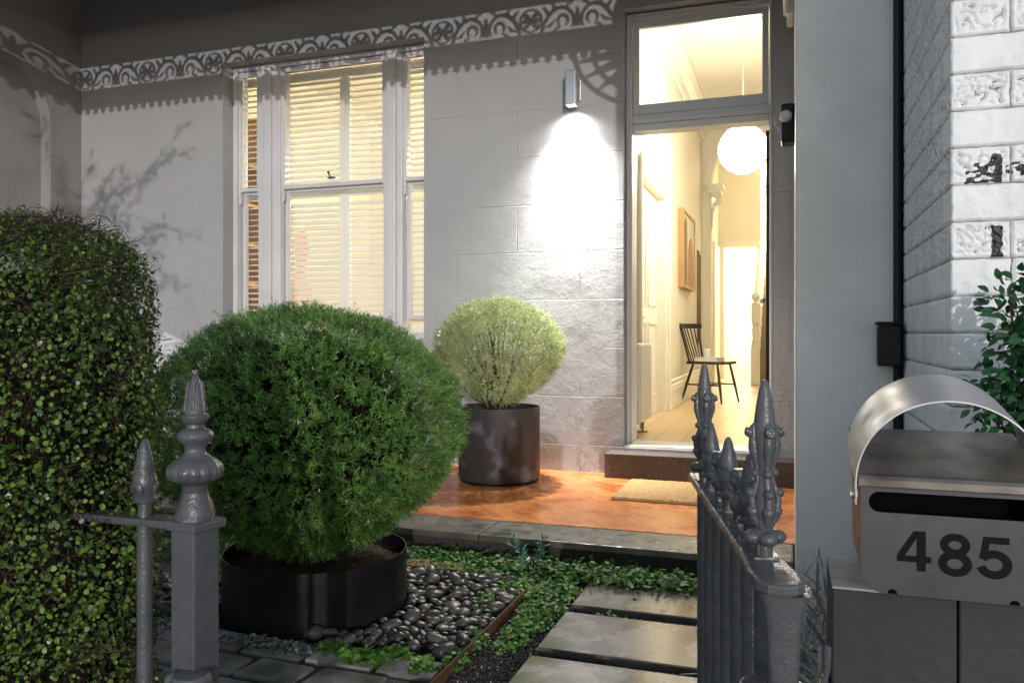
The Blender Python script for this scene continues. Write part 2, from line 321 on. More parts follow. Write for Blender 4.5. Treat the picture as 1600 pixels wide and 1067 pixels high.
def wall_mesh(mb, xs, zs, y0, y1, hole, axis='y'):
    """solid wall on a grid of cells, leaving out the cells for which hole(i,j); only outer faces are made"""
    nx, nz = len(xs)-1, len(zs)-1; full = lambda i, j: 0 <= i < nx and 0 <= j < nz and not hole(i, j)
    def P(a, t, b): return (a, t, b) if axis == 'y' else (t, a, b)
    for i in range(nx):
        for j in range(nz):
            if not full(i, j): continue
            a, b, c, d = xs[i], xs[i+1], zs[j], zs[j+1]
            for t in (y0, y1): mb.add([P(a,t,c), P(b,t,c), P(b,t,d), P(a,t,d)], [(0,1,2,3)])
            if not full(i-1, j): mb.add([P(a,y0,c), P(a,y1,c), P(a,y1,d), P(a,y0,d)], [(0,1,2,3)])
            if not full(i+1, j): mb.add([P(b,y0,c), P(b,y1,c), P(b,y1,d), P(b,y0,d)], [(0,1,2,3)])
            if not full(i, j-1): mb.add([P(a,y0,c), P(b,y0,c), P(b,y1,c), P(a,y1,c)], [(0,1,2,3)])
            if not full(i, j+1): mb.add([P(a,y0,d), P(b,y0,d), P(b,y1,d), P(a,y1,d)], [(0,1,2,3)])
    return mb
def weld(o):
    bm = bmesh.new(); bm.from_mesh(o.data); bmesh.ops.remove_doubles(bm, verts=bm.verts, dist=1e-5); bmesh.ops.recalc_face_normals(bm, faces=bm.faces); bm.to_mesh(o.data); bm.free(); return o
def np_mesh(name, verts, nper, m, parent=None, var=None, kind=None):
    """verts: (K, nper, 3) array -> K separate polygons, with one value 'var' per polygon"""
    K = len(verts); me = bpy.data.meshes.new(name); v = verts.reshape(-1, 3).astype(np.float32)
    if parent is not None: v = v - np.array(ORG[parent.name], dtype=np.float32)
    me.vertices.add(K*nper); me.vertices.foreach_set('co', v.ravel())
    me.loops.add(K*nper); me.loops.foreach_set('vertex_index', np.arange(K*nper, dtype=np.int32))
    me.polygons.add(K); me.polygons.foreach_set('loop_start', np.arange(0, K*nper, nper, dtype=np.int32))
    try: me.polygons.foreach_set('loop_total', np.full(K, nper, dtype=np.int32))
    except Exception: pass
    me.materials.append(m)
    if var is not None:
        a = me.attributes.new('var', 'FLOAT', 'FACE'); a.data.foreach_set('value', np.clip(var, 0, 1).astype(np.float32))
    me.update(calc_edges=True)
    o = bpy.data.objects.new(name, me); COL.objects.link(o)
    if parent is not None: o.parent = parent
    ORG[o.name] = ORG[parent.name] if parent is not None else Vector()
    return o
def unit(a): return a / (np.linalg.norm(a, axis=-1, keepdims=True) + 1e-9)
def leaves(c, d, nrm, L, W, shape='needle'):
    """c centre of stalk end, d direction, nrm facing; returns (K,n,3)"""
    d = unit(d); s = unit(np.cross(d, nrm)); up = np.cross(s, d)
    L = np.asarray(L)[:, None] if np.ndim(L) else L; W = np.asarray(W)[:, None] if np.ndim(W) else W
    if shape == 'needle':
        return np.stack([c, c + d*L*.5 + s*W*.5, c + d*L, c + d*L*.5 - s*W*.5], 1)
    k = 7; pts = []
    for i in range(k):
        a = 2*math.pi*i/k; pts.append(c + d*(L*.5 + L*.5*math.cos(a)) + s*(W*.5*math.sin(a)) + up*(.12*L*abs(math.sin(a))))
    return np.stack(pts, 1)
def rand_dir(n): return unit(rng.normal(size=(n, 3)))
def ribbons_np(paths, w):
    """paths (K, m, 3) thin crossed twigs -> (K*(m-1)*2,4,3)"""
    out_ = []
    a = paths[:, :-1].reshape(-1, 3); b = paths[:, 1:].reshape(-1, 3); d = unit(b - a)
    s = unit(np.cross(d, np.array([.3, .9, .2]))); t = np.cross(d, s)
    for q in (s, t): out_.append(np.stack([a - q*w/2, a + q*w/2, b + q*w/2, b - q*w/2], 1))
    return np.concatenate(out_)

# ================================================================= GROUND AND PAVING
YW = 5.45         # face of the house wall
g_ = MB(); g_.box((-400, -400, -.3), (400, 400, -.012)); tag(g_.build('ground', M['asphalt']), kind='structure')
g_ = MB(); g_.box((-6.2, 1.02, -.2), (.9, 3.55, 0.0)); tag(g_.build('garden_bed', M['ground']), kind='structure')
g_ = MB(); g_.box((-8, -1.6, -.2), (8, 1.019, .012)); tag(g_.build('footpath', M['sett']), kind='structure')
# verandah floor
VZ = .14
g_ = MB(); g_.box((-5.87, 3.905, -.1), (.012, YW, VZ)); tag(g_.build('verandah_floor', M['tile']), kind='structure')
sl = thing('verandah_edging', 'long dark bluestone coping along the front of the orange verandah floor', 'stone edging', (-2, 3.6, 0))
xs = [-5.87, -4.2, -2.62, -1.42, .008]
for i in range(4):
    b = MB(); b.box((xs[i]+.003, 3.60, VZ-.036), (xs[i+1]-.003, 3.902, VZ-.002)); b.build('coping_stone', M['bluestone_slab'], sl, bevel=.006)
b = MB(); b.box((-5.87, 3.66, -.05), (.008, 3.90, VZ-.038)); b.build('riser', M['mortar'], sl)  # near-black colour stands in for the shadow under the coping

# ================================================================= HOUSE
H = thing('terrace_house', 'grey painted terrace house with a tall sash window and an open lit doorway', 'house', (0, YW, 0))
# -- facade
WXL, WXR, WZ0, WZ1 = -4.377, -2.578, 1.05, 3.29          # window opening
DXL, DXR, DZ0, DZ1 = -1.085, -.115, .32, 3.30            # door opening
xs = [-6.1, WXL, WXR, DXL, DXR, .7]; zs = [-.1, DZ0, WZ0, WZ1, DZ1, 4.6]
fw = MB(); wall_mesh(fw, xs, zs, YW, 5.75, lambda i, j: (i == 1 and j == 2) or (i == 3 and j in (1, 2, 3)))
weld(fw.build('wall', M['render'], H))
# -- party wall on the left with an arched niche
PX = -5.87
def party():
    mb = MB(); n = 28; yc, r, zs_, y0, y1 = 4.72, .42, 2.84, 3.2, YW; zt = 4.6; zb = -.1
    A = [(yc + r*math.cos(math.pi*i/n), zs_ + r*math.sin(math.pi*i/n)) for i in range(n+1)]   # right to left
    X = PX
    mb.add([(X, A[0][0], zb), (X, y1, zb), (X, y1, zs_), (X, A[0][0], zs_)], [(0,1,2,3)])
    mb.add([(X, y0, zb), (X, A[-1][0], zb), (X, A[-1][0], zs_), (X, y0, zs_)], [(0,1,2,3)])
    mb.add([(X, y0, zs_), (X, A[-1][0], zs_), (X, A[-1][0], zt), (X, y0, zt)], [(0,1,2,3)])
    mb.add([(X, A[0][0], zs_), (X, y1, zs_), (X, y1, zt), (X, A[0][0], zt)], [(0,1,2,3)])
    for i in range(n):
        a, b = A[i], A[i+1]; mb.add([(X, a[0], a[1]), (X, a[0], zt), (X, b[0], zt), (X, b[0], b[1])], [(0,1,2,3)])
        mb.add([(X, a[0], a[1]), (X, b[0], b[1]), (X-.11, b[0], b[1]), (X-.11, a[0], a[1])], [(0,1,2,3)])
    for y in (A[0][0], A[-1][0]): mb.add([(X, y, zb), (X, y, zs_), (X-.11, y, zs_), (X-.11, y, zb)], [(0,1,2,3)])
    mb.add([(X-.11, y0, zb), (X-.11, y1, zb), (X-.11, y1, zt), (X-.11, y0, zt)], [(0,1,2,3)])
    mb.add([(X, y0, zb), (X, y0, zt), (X-.35, y0, zt), (X-.35, y0, zb)], [(0,1,2,3)])
    mb.add([(X-.35, y0, zb), (X-.35, y1, zb), (X-.35, y1, zt), (X-.35, y0, zt)], [(0,1,2,3)])
    # raised border around the niche
    return mb
party().build('side_wall', M['render_plain'], H, fix=False)
# -- wing wall to the right of the door
mb = MB(); mb.box((.012, 3.0, -.1), (.348, YW, 4.6)); mb.build('wing_wall', M['render_side_skylit'], H, bevel=.008)
mb = MB(); mb.box((-.05, 4.9, 3.02), (.010, 5.2, 3.28)); mb.box((-.03, 4.93, 2.94), (.010, 5.17, 3.018)); mb.build('bracket', M['white'], H, bevel=.01)
# -- verandah roof and beam
mb = MB(); mb.add([(-6.2, 3.35, 4.02), (.6, 3.35, 4.02), (.6, YW, 4.35), (-6.2, YW, 4.35), (-6.2, 3.35, 4.10), (.6, 3.35, 4.10), (.6, YW, 4.43), (-6.2, YW, 4.43)],
              ((0,1,2,3),(7,6,5,4),(0,4,5,1),(1,5,6,2),(2,6,7,3),(3,7,4,0))); mb.build('verandah_roof', M['ceil'], H)
mb = MB(); mb.box((PX, 3.56, 3.698), (.010, 3.66, 4.019)); mb.build('verandah_beam', M['ceil'], H)
# -- cast iron frieze
def frieze():
    mb = MB(); zb, zt = 3.485, 3.695; U = .68; x = PX + .02; k = 0
    def y():
        q = random.uniform(0, .004); return 3.600 + q, 3.615 + q
    mb.box((PX, 3.600, 3.325), (.008, 3.616, 3.485)); mb.box((PX, 3.598, 3.688), (.008, 3.618, 3.698)); mb.box((PX, 3.592, 3.48), (.008, 3.624, 3.492))
    V = 1.13
    while x < 0.0:
        def rb(pts, w, g=1.0):
            pts = [(min(p[0], .005), zb + p[1]*V) for p in pts]
            if max(p[0] for p in pts) - min(p[0] for p in pts) < .002: return
            mb.ribbon(pts, [q*1.6 for q in w] if isinstance(w, list) else w*1.45, *y())
        for cx_, rr in ((.17, .078),):
            rb(arc(x+cx_, .088, rr, 0, 360, 30, rr/V*1.02), .0105)
            rb(arc(x+cx_, .088, .014, 0, 360, 10), .016)
            for a in range(0, 360, 45):
                c, s_ = math.cos(R(a)), math.sin(R(a)); rb([(x+cx_+c*t, .088+s_*t) for t in (.012, .026, .046, .062, .075)], [.007, .012, .023, .014, .006])
        for sgn in (1, -1):
            def T(pts): return [(x + .51 + sgn*(p[0]-.51), p[1]) for p in pts]
            # long acanthus scroll ending in a C ring
            rb(T([(.248,.0),(.262,.05),(.295,.10),(.34,.140),(.395,.152),(.445,.135),(.478,.095),(.485,.05),(.468,.02)]), [.012,.014,.015,.018,.018,.014,.012,.012,.008])
            rb(T(arc(.405, .066, .036, -60, 235, 18)), [.005+.009*math.sin(math.pi*i/18) for i in range(19)])
            rb(T([(.27,.035),(.315,.045),(.345,.075)]), [.005,.016,.004])
            rb(T([(.30,.105),(.29,.135),(.262,.165)]), [.006,.016,.006])
            rb(T([(.345,.142),(.345,.16),(.325,.178)]), [.006,.014,.006])
            rb(T([(.42,.148),(.45,.168),(.48,.176)]), [.006,.014,.006])
            rb(T([(.335,.0),(.36,.022),(.385,.030)]), [.012,.014,.006])
            rb(T([(.505,.02),(.500,.06),(.506,.10),(.509,.14)]), [.012,.016,.012,.006])
        x += U
    x = PX + .03
    while x < 0:                                   # drip fringe of small trefoils
        for c, r in (((x, 3.312), .013), ((x-.016, 3.300), .0115), ((x+.016, 3.300), .0115), ((x, 3.286), .011)):
            mb.prism([(c[0]+r*math.cos(R(a)), c[1]+r*math.sin(R(a))) for a in range(0, 360, 40)], *y())
        mb.prism([(x-.043, 3.326), (x+.043, 3.326), (x+.014, 3.314), (x-.014, 3.314)], *y())
        x += .087
    return mb
frieze().build('iron_frieze', M['iron_frieze'], H, fix=False)
# small bracket where the frieze meets the wing wall
mb = MB()
for i in range(4):
    mb.ribbon(arc(0, 3.325, .60-.13*i, 180, 269, 16, .42-.09*i), .03, 3.601, 3.614)
for a in range(190, 270, 16):
    c, s_ = math.cos(R(a)), math.sin(R(a)); mb.ribbon([(.12*c, 3.325+.09*s_), (.36*c, 3.325+.25*s_), (.60*c, 3.325+.42*s_)], [.05, .07, .012], 3.603, 3.611)
mb.build('frieze_bracket', M['iron_frieze'], H, fix=False)

# -- window (sash window with sidelights and shutters)
YF = 5.59
Wd = MB()
x_out0, x_out1 = WXL + .002, WXR - .002
sL0, sL1 = WX(377, YF), WX(401, YF); c0, c1 = WX(444, YF), WX(597, YF)
x_out1 = c1 + c0 - x_out0 if False else WXR - .002
sR0 = WX(635, YF); sR1 = sR0 + (sL1 - sL0)
MR = 2.27; PT = 3.205; PB = 1.235
def fr_box(mb, x0, x1, z0, z1, y0, y1): mb.box((x0, y0, z0), (x1, y1, z1))
fr_box(Wd, x_out0, sL0-.03, WZ0, WZ1-.002, YF-.02, 5.72); fr_box(Wd, sR1+.03, x_out1, WZ0, WZ1-.002, YF-.02, 5.72)
fr_box(Wd, sL0-.03, sR1+.03, PT+.045, WZ1-.002, YF-.02, 5.72)
for a, b in ((sL1+.028, c0-.028), (c1+.028, sR0-.028)):
    fr_box(Wd, a, b, WZ0, PT+.045, YF-.018, 5.72); m_ = (a+b)/2; fr_box(Wd, m_-.035, m_+.035, WZ0+.02, PT+.045, YF-.05, YF-.0185)
winf = Wd.build('window', M['white'], H, bevel=.005)
sb = MB(); sb.box((x_out0, YF-.10, WZ0-.002), (x_out1, YF+.12, WZ0+.05)); sb.build('sill', M['white'], winf, bevel=.006)
def sash(x0, x1, z0, z1, y, name='sash'):
    s = MB(); w_ = .03
    s.box((x0-w_, y, z0-.028), (x0, y+.035, z1+.04)); s.box((x1, y, z0-.028), (x1+w_, y+.035, z1+.04))
    s.box((x0, y, z0-.028), (x1, y+.035, z0)); s.box((x0, y, z1), (x1, y+.035, z1+.04))
    return s
for (a, b) in ((sL0, sL1), (c0, c1), (sR0, sR1)):
    up = sash(a, b, MR+.02, PT, YF); 
    for xx in (a-.03, b+.004):                # sash horns
        up.prism([(YF, MR-.008), (YF+.035, MR-.008), (YF+.035, MR-.05), (YF+.022, MR-.085), (YF+.01, MR-.11), (YF+.004, MR-.085), (YF+.010, MR-.06), (YF, MR-.04)], xx, xx+.026, 'x')
    su = up.build('sash', M['white'], winf, bevel=.003)
    p = MB(); p.box((a, YF+.016, MR+.02), (b, YF+.019, PT)); p.build('pane', M['glass'], winf)
    lo = sash(a+.012, b-.012, PB, MR-.03, YF+.045); sl_ = lo.build('sash', M['white'], winf, bevel=.003)
    p = MB(); p.box((a+.012, YF+.061, PB), (b-.012, YF+.064, MR-.03)); p.build('pane', M['glass'], winf)
mb = MB(); mb.box((-3.51, YF+.036, MR+.062), (-3.45, YF+.07, MR+.075)); mb.tube([(-3.48, YF+.03, MR+.07), (-3.47, YF-.01, MR+.095)], .006); mb.ball((-3.468, YF-.015, MR+.10), .011); mb.build('latch', M['chair_wood'], winf, smooth=True)
# shutters
def shutter(x0, x1, z0, z1, tilt):
    s = MB(); st = .045; y = 5.775
    s.box((x0, y-.014, z0), (x0+st, y+.014, z1)); s.box((x1-st, y-.014, z0), (x1, y+.014, z1))
    for (a, b) in ((z0, z0+.09), (MR-.06, MR), (z1-.07, z1)): s.box((x0+st, y-.014, a), (x1-st, y+.014, b))
    z = z0 + .125
    while z < z1 - .09:
        if not (MR-.09 < z < MR+.025):
            s.box((x0+st+.002, y-.031, z-.004), (x1-st-.002, y+.031, z+.004), Matrix.Rotation(R(tilt), 3, 'X'))
        z += .0478
    return s
cm = (c0+c1)/2 + .012
for a, b, t in ((sL0-.20, sL1+.0, 10), (c0-.135, cm, 38), (cm+.002, c1+.05, 38), (sR0-.13, sR1+.02, 45)):
    shutter(a, b, 1.07, 3.25, t).build('shutter', M['shutter'], winf)

# -- doorway
Dm = MB()
yd = 5.55
Dm.box((DXL+.001, yd, DZ0+.02), (-1.044, 5.74, DZ1-.001)); Dm.box((-.141, yd, DZ0+.02), (DXR-.001, 5.74, DZ1-.001)); Dm.box((-1.044, yd, 3.25), (-.141, 5.74, DZ1-.001))
Dm.box((-1.044, yd+.005, 2.49), (-.141, 5.70, 2.535)); Dm.box((-1.044, yd-.015, 2.536), (-.141, 5.70, 2.565)); Dm.box((-1.044, yd+.008, 2.566), (-.141, 5.70, 2.60))
door = Dm.build('door_frame', M['frame'], H, bevel=.004)
d2 = MB(); x0, x1, z0, z1 = -1.040, -.145, 2.604, 3.246; a0, a1, b0, b1 = -1.0, -.186, 2.675, 3.20
d2.box((x0, yd+.02, z0), (a0, yd+.06, z1)); d2.box((a1, yd+.02, z0), (x1, yd+.06, z1)); d2.box((a0, yd+.02, z0), (a1, yd+.06, b0)); d2.box((a0, yd+.02, b1), (a1, yd+.06, z1))
d2.build('fanlight', M['frame'], door, bevel=.004)
p = MB(); p.box((a0, yd+.038, b0), (a1, yd+.041, b1)); p.build('pane', M['glass'], door)
# beading on outer edge of frame
bd = MB(); bd.tube([(DXL+.012, yd-.012, DZ0+.02), (DXL+.012, yd-.012, DZ1-.02), (DXR-.012, yd-.012, DZ1-.02), (DXR-.012, yd-.012, DZ0+.02)], .012, 10); bd.build('beading', M['frame'], door, smooth=True)
p = MB(); p.box((DXL+.001, 5.46, DZ0-.018), (DXR-.001, 5.76, DZ0+.016)); p.build('door_sill', M['inner_trim'], door, bevel=.003)
# open front door, seen edge on
p = MB(); p.box((-.168, 5.745, .345), (-.128, 6.62, 2.47)); dl = p.build('front_door', M['black'], H, bevel=.003)
p = MB(); p.tube([(-.168, 6.54, 1.35), (-.21, 6.54, 1.35)], .008); p.ball((-.215, 6.54, 1.35), .025); p.build('handle', M['aluminium'], dl, smooth=True)
p = MB(); p.box((-1.18, 5.28, VZ-.01), (.010, 5.449, .302)); p.build('threshold_step', M['dark_stone'], H, bevel=.006)

# ================================================================= INTERIOR
HX0, HX1 = -1.2, .42; ZF = .32; ZC = 4.0
g_ = MB(); g_.box((-1.32, 5.76, .1), (HX1+.1, 17.0, ZF)); tag(g_.build('hall_floor', M['boards']), kind='structure')
g_ = MB(); g_.box((-5.7, 5.76, .1), (-1.322, 10, ZF)); tag(g_.build('front_room_floor', M['boards']), kind='structure')
# hall left wall with doorway
xs = [5.752, 6.73, 8.05, 17.0]; zs = [ZF+.001, 2.42, ZC]
hw = MB(); wall_mesh(hw, xs, zs, -1.32, HX0, lambda i, j: i == 1 and j == 0, axis='x'); weld(hw.build('hall_wall', M['inner'], H))
p = MB(); p.box((HX1, 5.752, ZF+.001), (HX1+.1, 17, ZC)); p.build('hall_wall', M['inner'], H)
p = MB(); p.box((-1.32, 17.001, ZF), (HX1+.1, 17.1, ZC)); p.build('hall_wall', M['inner'], H)
p = MB(); p.box((-5.8, 5.752, ZC+.001), (HX1+.1, 17.1, ZC+.1)); p.build('ceiling', M['inner'], H)
p = MB()
for (xx, s_) in ((HX0, 1), (HX1, -1)):
    p.prism([(xx, 3.999), (xx+s_*.17, 3.999), (xx+s_*.17, 3.97), (xx+s_*.12, 3.95), (xx+s_*.06, 3.89), (xx+s_*.035, 3.82), (xx+s_*.02, 3.80), (xx, 3.80)], 5.753, 11.69)
p.build('cornice', M['inner_trim'], H)
# architrave and inner door
p = MB(); a = HX0
p.box((a, 6.59, ZF+.001), (a+.028, 6.73, 2.42)); p.box((a, 8.05, ZF+.001), (a+.028, 8.19, 2.42)); p.box((a, 6.59, 2.4205), (a+.028, 8.19, 2.56))
p.box((a+.0281, 6.56, ZF+.001), (a+.05, 6.60, 2.58)); p.box((a+.0281, 8.18, ZF+.001), (a+.05, 8.22, 2.58)); p.box((a+.0281, 6.60, 2.54), (a+.05, 8.18, 2.58))
arch_ = p.build('architrave', M['inner_trim'], H, bevel=.006)
p = MB(); p.box((-1.30, 6.735, ZF+.005), (-1.26, 8.045, 2.415))
for (z0, z1) in ((.5, 1.2), (1.35, 2.25)):
    for (y0, y1) in ((6.85, 7.33), (7.45, 7.93)):
        for q in (((y0, z0), (y1, z0+.02)), ((y0, z1-.02), (y1, z1)), ((y0, z0+.021), (y0+.02, z1-.021)), ((y1-.02, z0+.021), (y1, z1-.021))):
            p.box((-1.259, q[0][0], q[0][1]), (-1.248, q[1][0], q[1][1]))
idr = p.build('inner_door', M['inner_trim'], H)
p = MB(); p.box((-1.2585, 6.77, 1.18), (-1.25, 6.81, 1.27)); p.tube([(-1.25, 6.79, 1.23), (-1.20, 6.79, 1.23)], .008); p.ball((-1.195, 6.79, 1.23), .02); p.build('handle', M['aluminium'], idr, smooth=True)
p = MB(); p.box((HX0, 6.42, 1.36), (HX0+.01, 6.49, 1.48)); p.box((HX0+.0101, 6.445, 1.40), (HX0+.016, 6.465, 1.44)); p.build('light_switch', M['white'], H, bevel=.003)
# skirting
p = MB()
for (y0, y1) in ((5.76, 6.555), (8.225, 11.69)):
    p.prism([(HX0, ZF+.001), (HX0+.03, ZF+.001), (HX0+.03, .50), (HX0+.022, .53), (HX0+.022, .545), (HX0+.012, .56), (HX0+.012, .60), (HX0, .61)], y0, y1)
p.build('skirting', M['inner_trim'], H)
# hall arch with corbels
def hall_arch():
    mb = MB(); n = 24; xc, r, zs_ = -.39, .69, 3.18; y0, y1 = 11.7, 11.95
    A = [(xc + r*math.cos(math.pi*i/n), zs_ + r*math.sin(math.pi*i/n)) for i in range(n+1)]
    for y in (y0, y1):
        for i in range(n):
            a, b = A[i], A[i+1]; mb.add([(a[0], y, a[1]), (a[0], y, ZC), (b[0], y, ZC), (b[0], y, b[1])], [(0,1,2,3)])
        mb.add([(HX0, y, ZF), (A[-1][0], y, ZF), (A[-1][0], y, ZC), (HX0, y, ZC)], [(0,1,2,3)])
        mb.add([(HX1, y, ZF), (A[0][0], y, ZF), (A[0][0], y, ZC), (HX1, y, ZC)], [(0,1,2,3)])
    for i in range(n): 
        a, b = A[i], A[i+1]; mb.add([(a[0], y0, a[1]), (b[0], y0, b[1]), (b[0], y1, b[1]), (a[0], y1, a[1])], [(0,1,2,3)])
    for x in (A[0][0], A[-1][0]): mb.add([(x, y0, ZF), (x, y1, ZF), (x, y1, zs_), (x, y0, zs_)], [(0,1,2,3)])
    o = mb.build('arch', M['inner'], H, fix=False)
    m2 = MB(); m2.ribbon([(xc + (r+.05)*math.cos(math.pi*i/n), zs_ + (r+.05)*math.sin(math.pi*i/n)) for i in range(n+1)], .08, y0-.03, y0-.001); m2.build('moulding', M['inner_trim'], o, fix=False)
    for s_ in (-1, 1):
        x = xc + s_*r; c = MB(); d = -s_
        c.box((min(x-.04*d, x+.17*d), y0-.10, 3.12), (max(x-.04*d, x+.17*d), y1+.04, 3.18)); c.box((min(x-.04*d, x+.14*d), y0-.08, 3.06), (max(x-.04*d, x+.14*d), y1+.02, 3.119))
        c.tube([(x+.02*d, y0-.05, 3.05), (x+.11*d, y0-.05, 3.0), (x+.10*d, y0-.05, 2.92), (x+.04*d, y0-.05, 2.88)], [.03, .045, .045, .03], 10)
        for k in range(7): c.ball((x+(.03-.005*k)*d, y0-.04, 2.84-.055*k), .034-.003*k, 8, 6)
        c.build('corbel', M['inner_trim'], o, smooth=True)
hall_arch()
# back of hall: end wall with doorway and staircase
xs = [HX0, -1.1, -.56, -.50]; zs = [ZF+.001, 2.55, ZC]
p = MB(); wall_mesh(p, xs, zs, 14.3, 14.42, lambda i, j: i == 1 and j == 0); weld(p.build('end_wall', M['inner'], H))
p = MB(); p.box((-1.10, 14.2, 2.55), (-.50, 14.299, 2.68)); p.box((-1.19, 14.24, ZF+.002), (-1.101, 14.299, 2.68)); p.build('architrave', M['inner_trim'], H, bevel=.006)
p = MB(); p.box((-1.16, 12.75, ZF+.01), (-1.12, 13.6, 2.5)); p.build('back_door', M['inner_trim'], H, bevel=.004)
st = MB(); cp = MB()
for k in range(13):
    y = 12.75 + .26*k; z = ZF + .175*(k+1)
    st.box((-.50, y, ZF+.002), (HX1-.002, y+.259, z)); cp.box((-.475, y-.012, z-.163), (HX1-.08, y-.001, z+.0005)); cp.box((-.475, y-.012, z+.001), (HX1-.08, y+.24, z+.014))
sto = st.build('staircase', M['inner_trim'], H); cp.build('carpet', M['carpet'], sto)
nw = MB(); nx, ny = -.52, 12.66
nw.box((nx-.065, ny-.065, ZF+.001), (nx+.065, ny+.065, .95)); nw.lathe((nx, ny, 0), [(.05, .951), (.058, .97), (.04, 1.0), (.05, 1.08), (.055, 1.15), (.035, 1.2), (.05, 1.22), (.05, 1.25)], 16)
nw.box((nx-.06, ny-.06, 1.2505), (nx+.06, ny+.06, 1.52)); nw.lathe((nx, ny, 0), [(.062, 1.521), (.065, 1.54), (.03, 1.56), (.028, 1.58)], 16); nw.ball((nx, ny, 1.64), .062, 16, 10)
nw.build('newel_post', M['inner_trim'], sto, smooth=True)
br_ = MB(); br_.tube([(nx, ny, 1.42), (nx, ny+3.2, 1.42+3.2*.175/.26)], .035, 10)
for k in range(24):
    y = ny + .13*(k+1); z = 1.42 + (y-ny)*.175/.26; br_.tube([(nx, y, z-.93), (nx, y, z-.75), (nx, y, z-.5), (nx, y, z-.2), (nx, y, z)], [.014, .014, .022, .014, .014], 8)
br_.build('balustrade', M['inner_trim'], sto, smooth=True)
# front room shell
p = MB(); p.box((-5.7, 5.752, ZF+.001), (-5.55, 10, ZC)); p.build('room_wall', M['inner'], H)
p = MB(); p.box((-5.7, 10.001, ZF), (-1.32, 10.1, ZC)); p.build('room_wall', M['inner'], H)
p = MB(); p.prism([(-5.549, 3.999), (-5.40, 3.999), (-5.42, 3.93), (-5.50, 3.86), (-5.549, 3.80)], 5.77, 9.99); p.build('cornice', M['inner_trim'], H)
# things inside
t = thing('bookcase', 'warm timber bookcase glimpsed through the left hand shutter slats', 'bookcase', (-5.3, 6.5, ZF))
p = MB()
for q in (6.05, 6.5, 7.0, 7.45): p = MB(); p.box((-5.54, q, ZF+.002), (-5.15, q+.03, 3.3)); p.build('upright', M['oak'], t)
p = MB()
for k in range(7):
    for y0, y1 in ((6.081, 6.499), (6.531, 6.999), (7.031, 7.449)): p = MB(); p.box((-5.54, y0, ZF+.05+.4*k), (-5.16, y1, ZF+.08+.4*k)); p.build('shelf', M['oak'], t)
p = MB(); p.box((-5.549, 6.05, ZF+.002), (-5.541, 7.48, 3.3)); p.build('back_panel', M['oak'], t)
art_red = mat('red_pink_canvas', (.55, .11, .07), .7, var=(.70, .42, .34), vscale=2.5)
t = thing('canvas_painting', 'red and pink canvas on the cream wall seen through the shutters', 'painting', (-5.5, 8.2, 1.3))
p = MB(); p.box((-5.548, 7.9, 1.25), (-5.51, 8.55, 2.45)); p.build('canvas', M['inner'], t)
p = MB(); p.prism([(8.0, 1.3), (8.45, 1.3), (8.5, 1.6), (8.3, 1.8), (8.42, 2.1), (8.35, 2.3), (8.2, 2.35), (8.1, 2.15), (8.18, 1.85), (8.0, 1.6)], -5.509, -5.506, 'x'); p.build('painted_shape', art_red, t)

def pendant(name, label, loc, r, rose=True, cat='pendant light', gm='globe'):
    t = thing(name, label, cat, (loc[0], loc[1], ZC))
    g_ = MB(); n, m = 14, 9
    g_.lathe(loc, [(max(1e-3, r*math.sin(math.pi*i/m)), -r*math.cos(math.pi*i/m)) for i in range(m+1)], n); g_.build('glass_globe', M[gm], t)
    q = MB(); q.lathe((loc[0], loc[1], loc[2]+r-.01), [(.055, 0), (.055, .05), (.03, .07), (.006, .09)], 16); q.build('lamp_cap', M['inner_trim'], t, smooth=True)
    q = MB(); q.tube([(loc[0], loc[1], loc[2]+r+.07), (loc[0], loc[1], ZC-.06)], .005, 8); q.build('cord', M['white'], t)
    if rose:
        q = MB(); q.lathe((loc[0], loc[1], ZC-.075), [(.02, 0), (.06, .012), (.05, .03), (.12, .04), (.22, .045), (.25, .06), (.42, .06), (.44, .075)], 40, flute=20, famp=.12)
        for k in range(16):
            a = 2*math.pi*k/16; q.ball((loc[0]+.33*math.cos(a), loc[1]+.33*math.sin(a), ZC-.03), .045, 8, 6, (1, 1, .5))
        q.build('ceiling_rose', M['inner_trim'], t, smooth=True)
    return t
PY = 7.45
pendant('pendant_light', 'glowing white globe pendant hanging in the hallway beyond the open door', (WX(1161, PY), PY, HZ(1161, 234, PY)), .215)
pendant('pendant_light', 'glowing globe pendant inside the shuttered front room', (-2.15, 7.6, 2.9), .2, gm='globe_bright')
pendant('pendant_light', 'glowing globe pendant in the bright room at the far end of the hallway', (-.85, 15.3, 3.15), .30, False, gm='globe_bright')

# radiator
t = thing('radiator', 'white column radiator against the left wall just inside the front door', 'radiator', (-1.1, 6.2, ZF))
p = MB(); p.box((-1.165, 5.90, .43), (-1.055, 6.42, 1.02)); p.build('panel', M['inner_trim'], t, bevel=.012)
p = MB(); 
for k in range(12): p.box((-1.0545, 5.92+.041*k, .45), (-1.048, 5.945+.041*k, 1.0))
p.build('fin', M['inner_trim'], t)
p = MB(); 
for y in (5.98, 6.34): p = MB(); p.box((-1.12, y, ZF+.002), (-1.10, y+.02, .43)); p.box((-1.15, y-.01, ZF+.002), (-1.07, y+.03, ZF+.012)); p.build('foot', M['aluminium'], t)
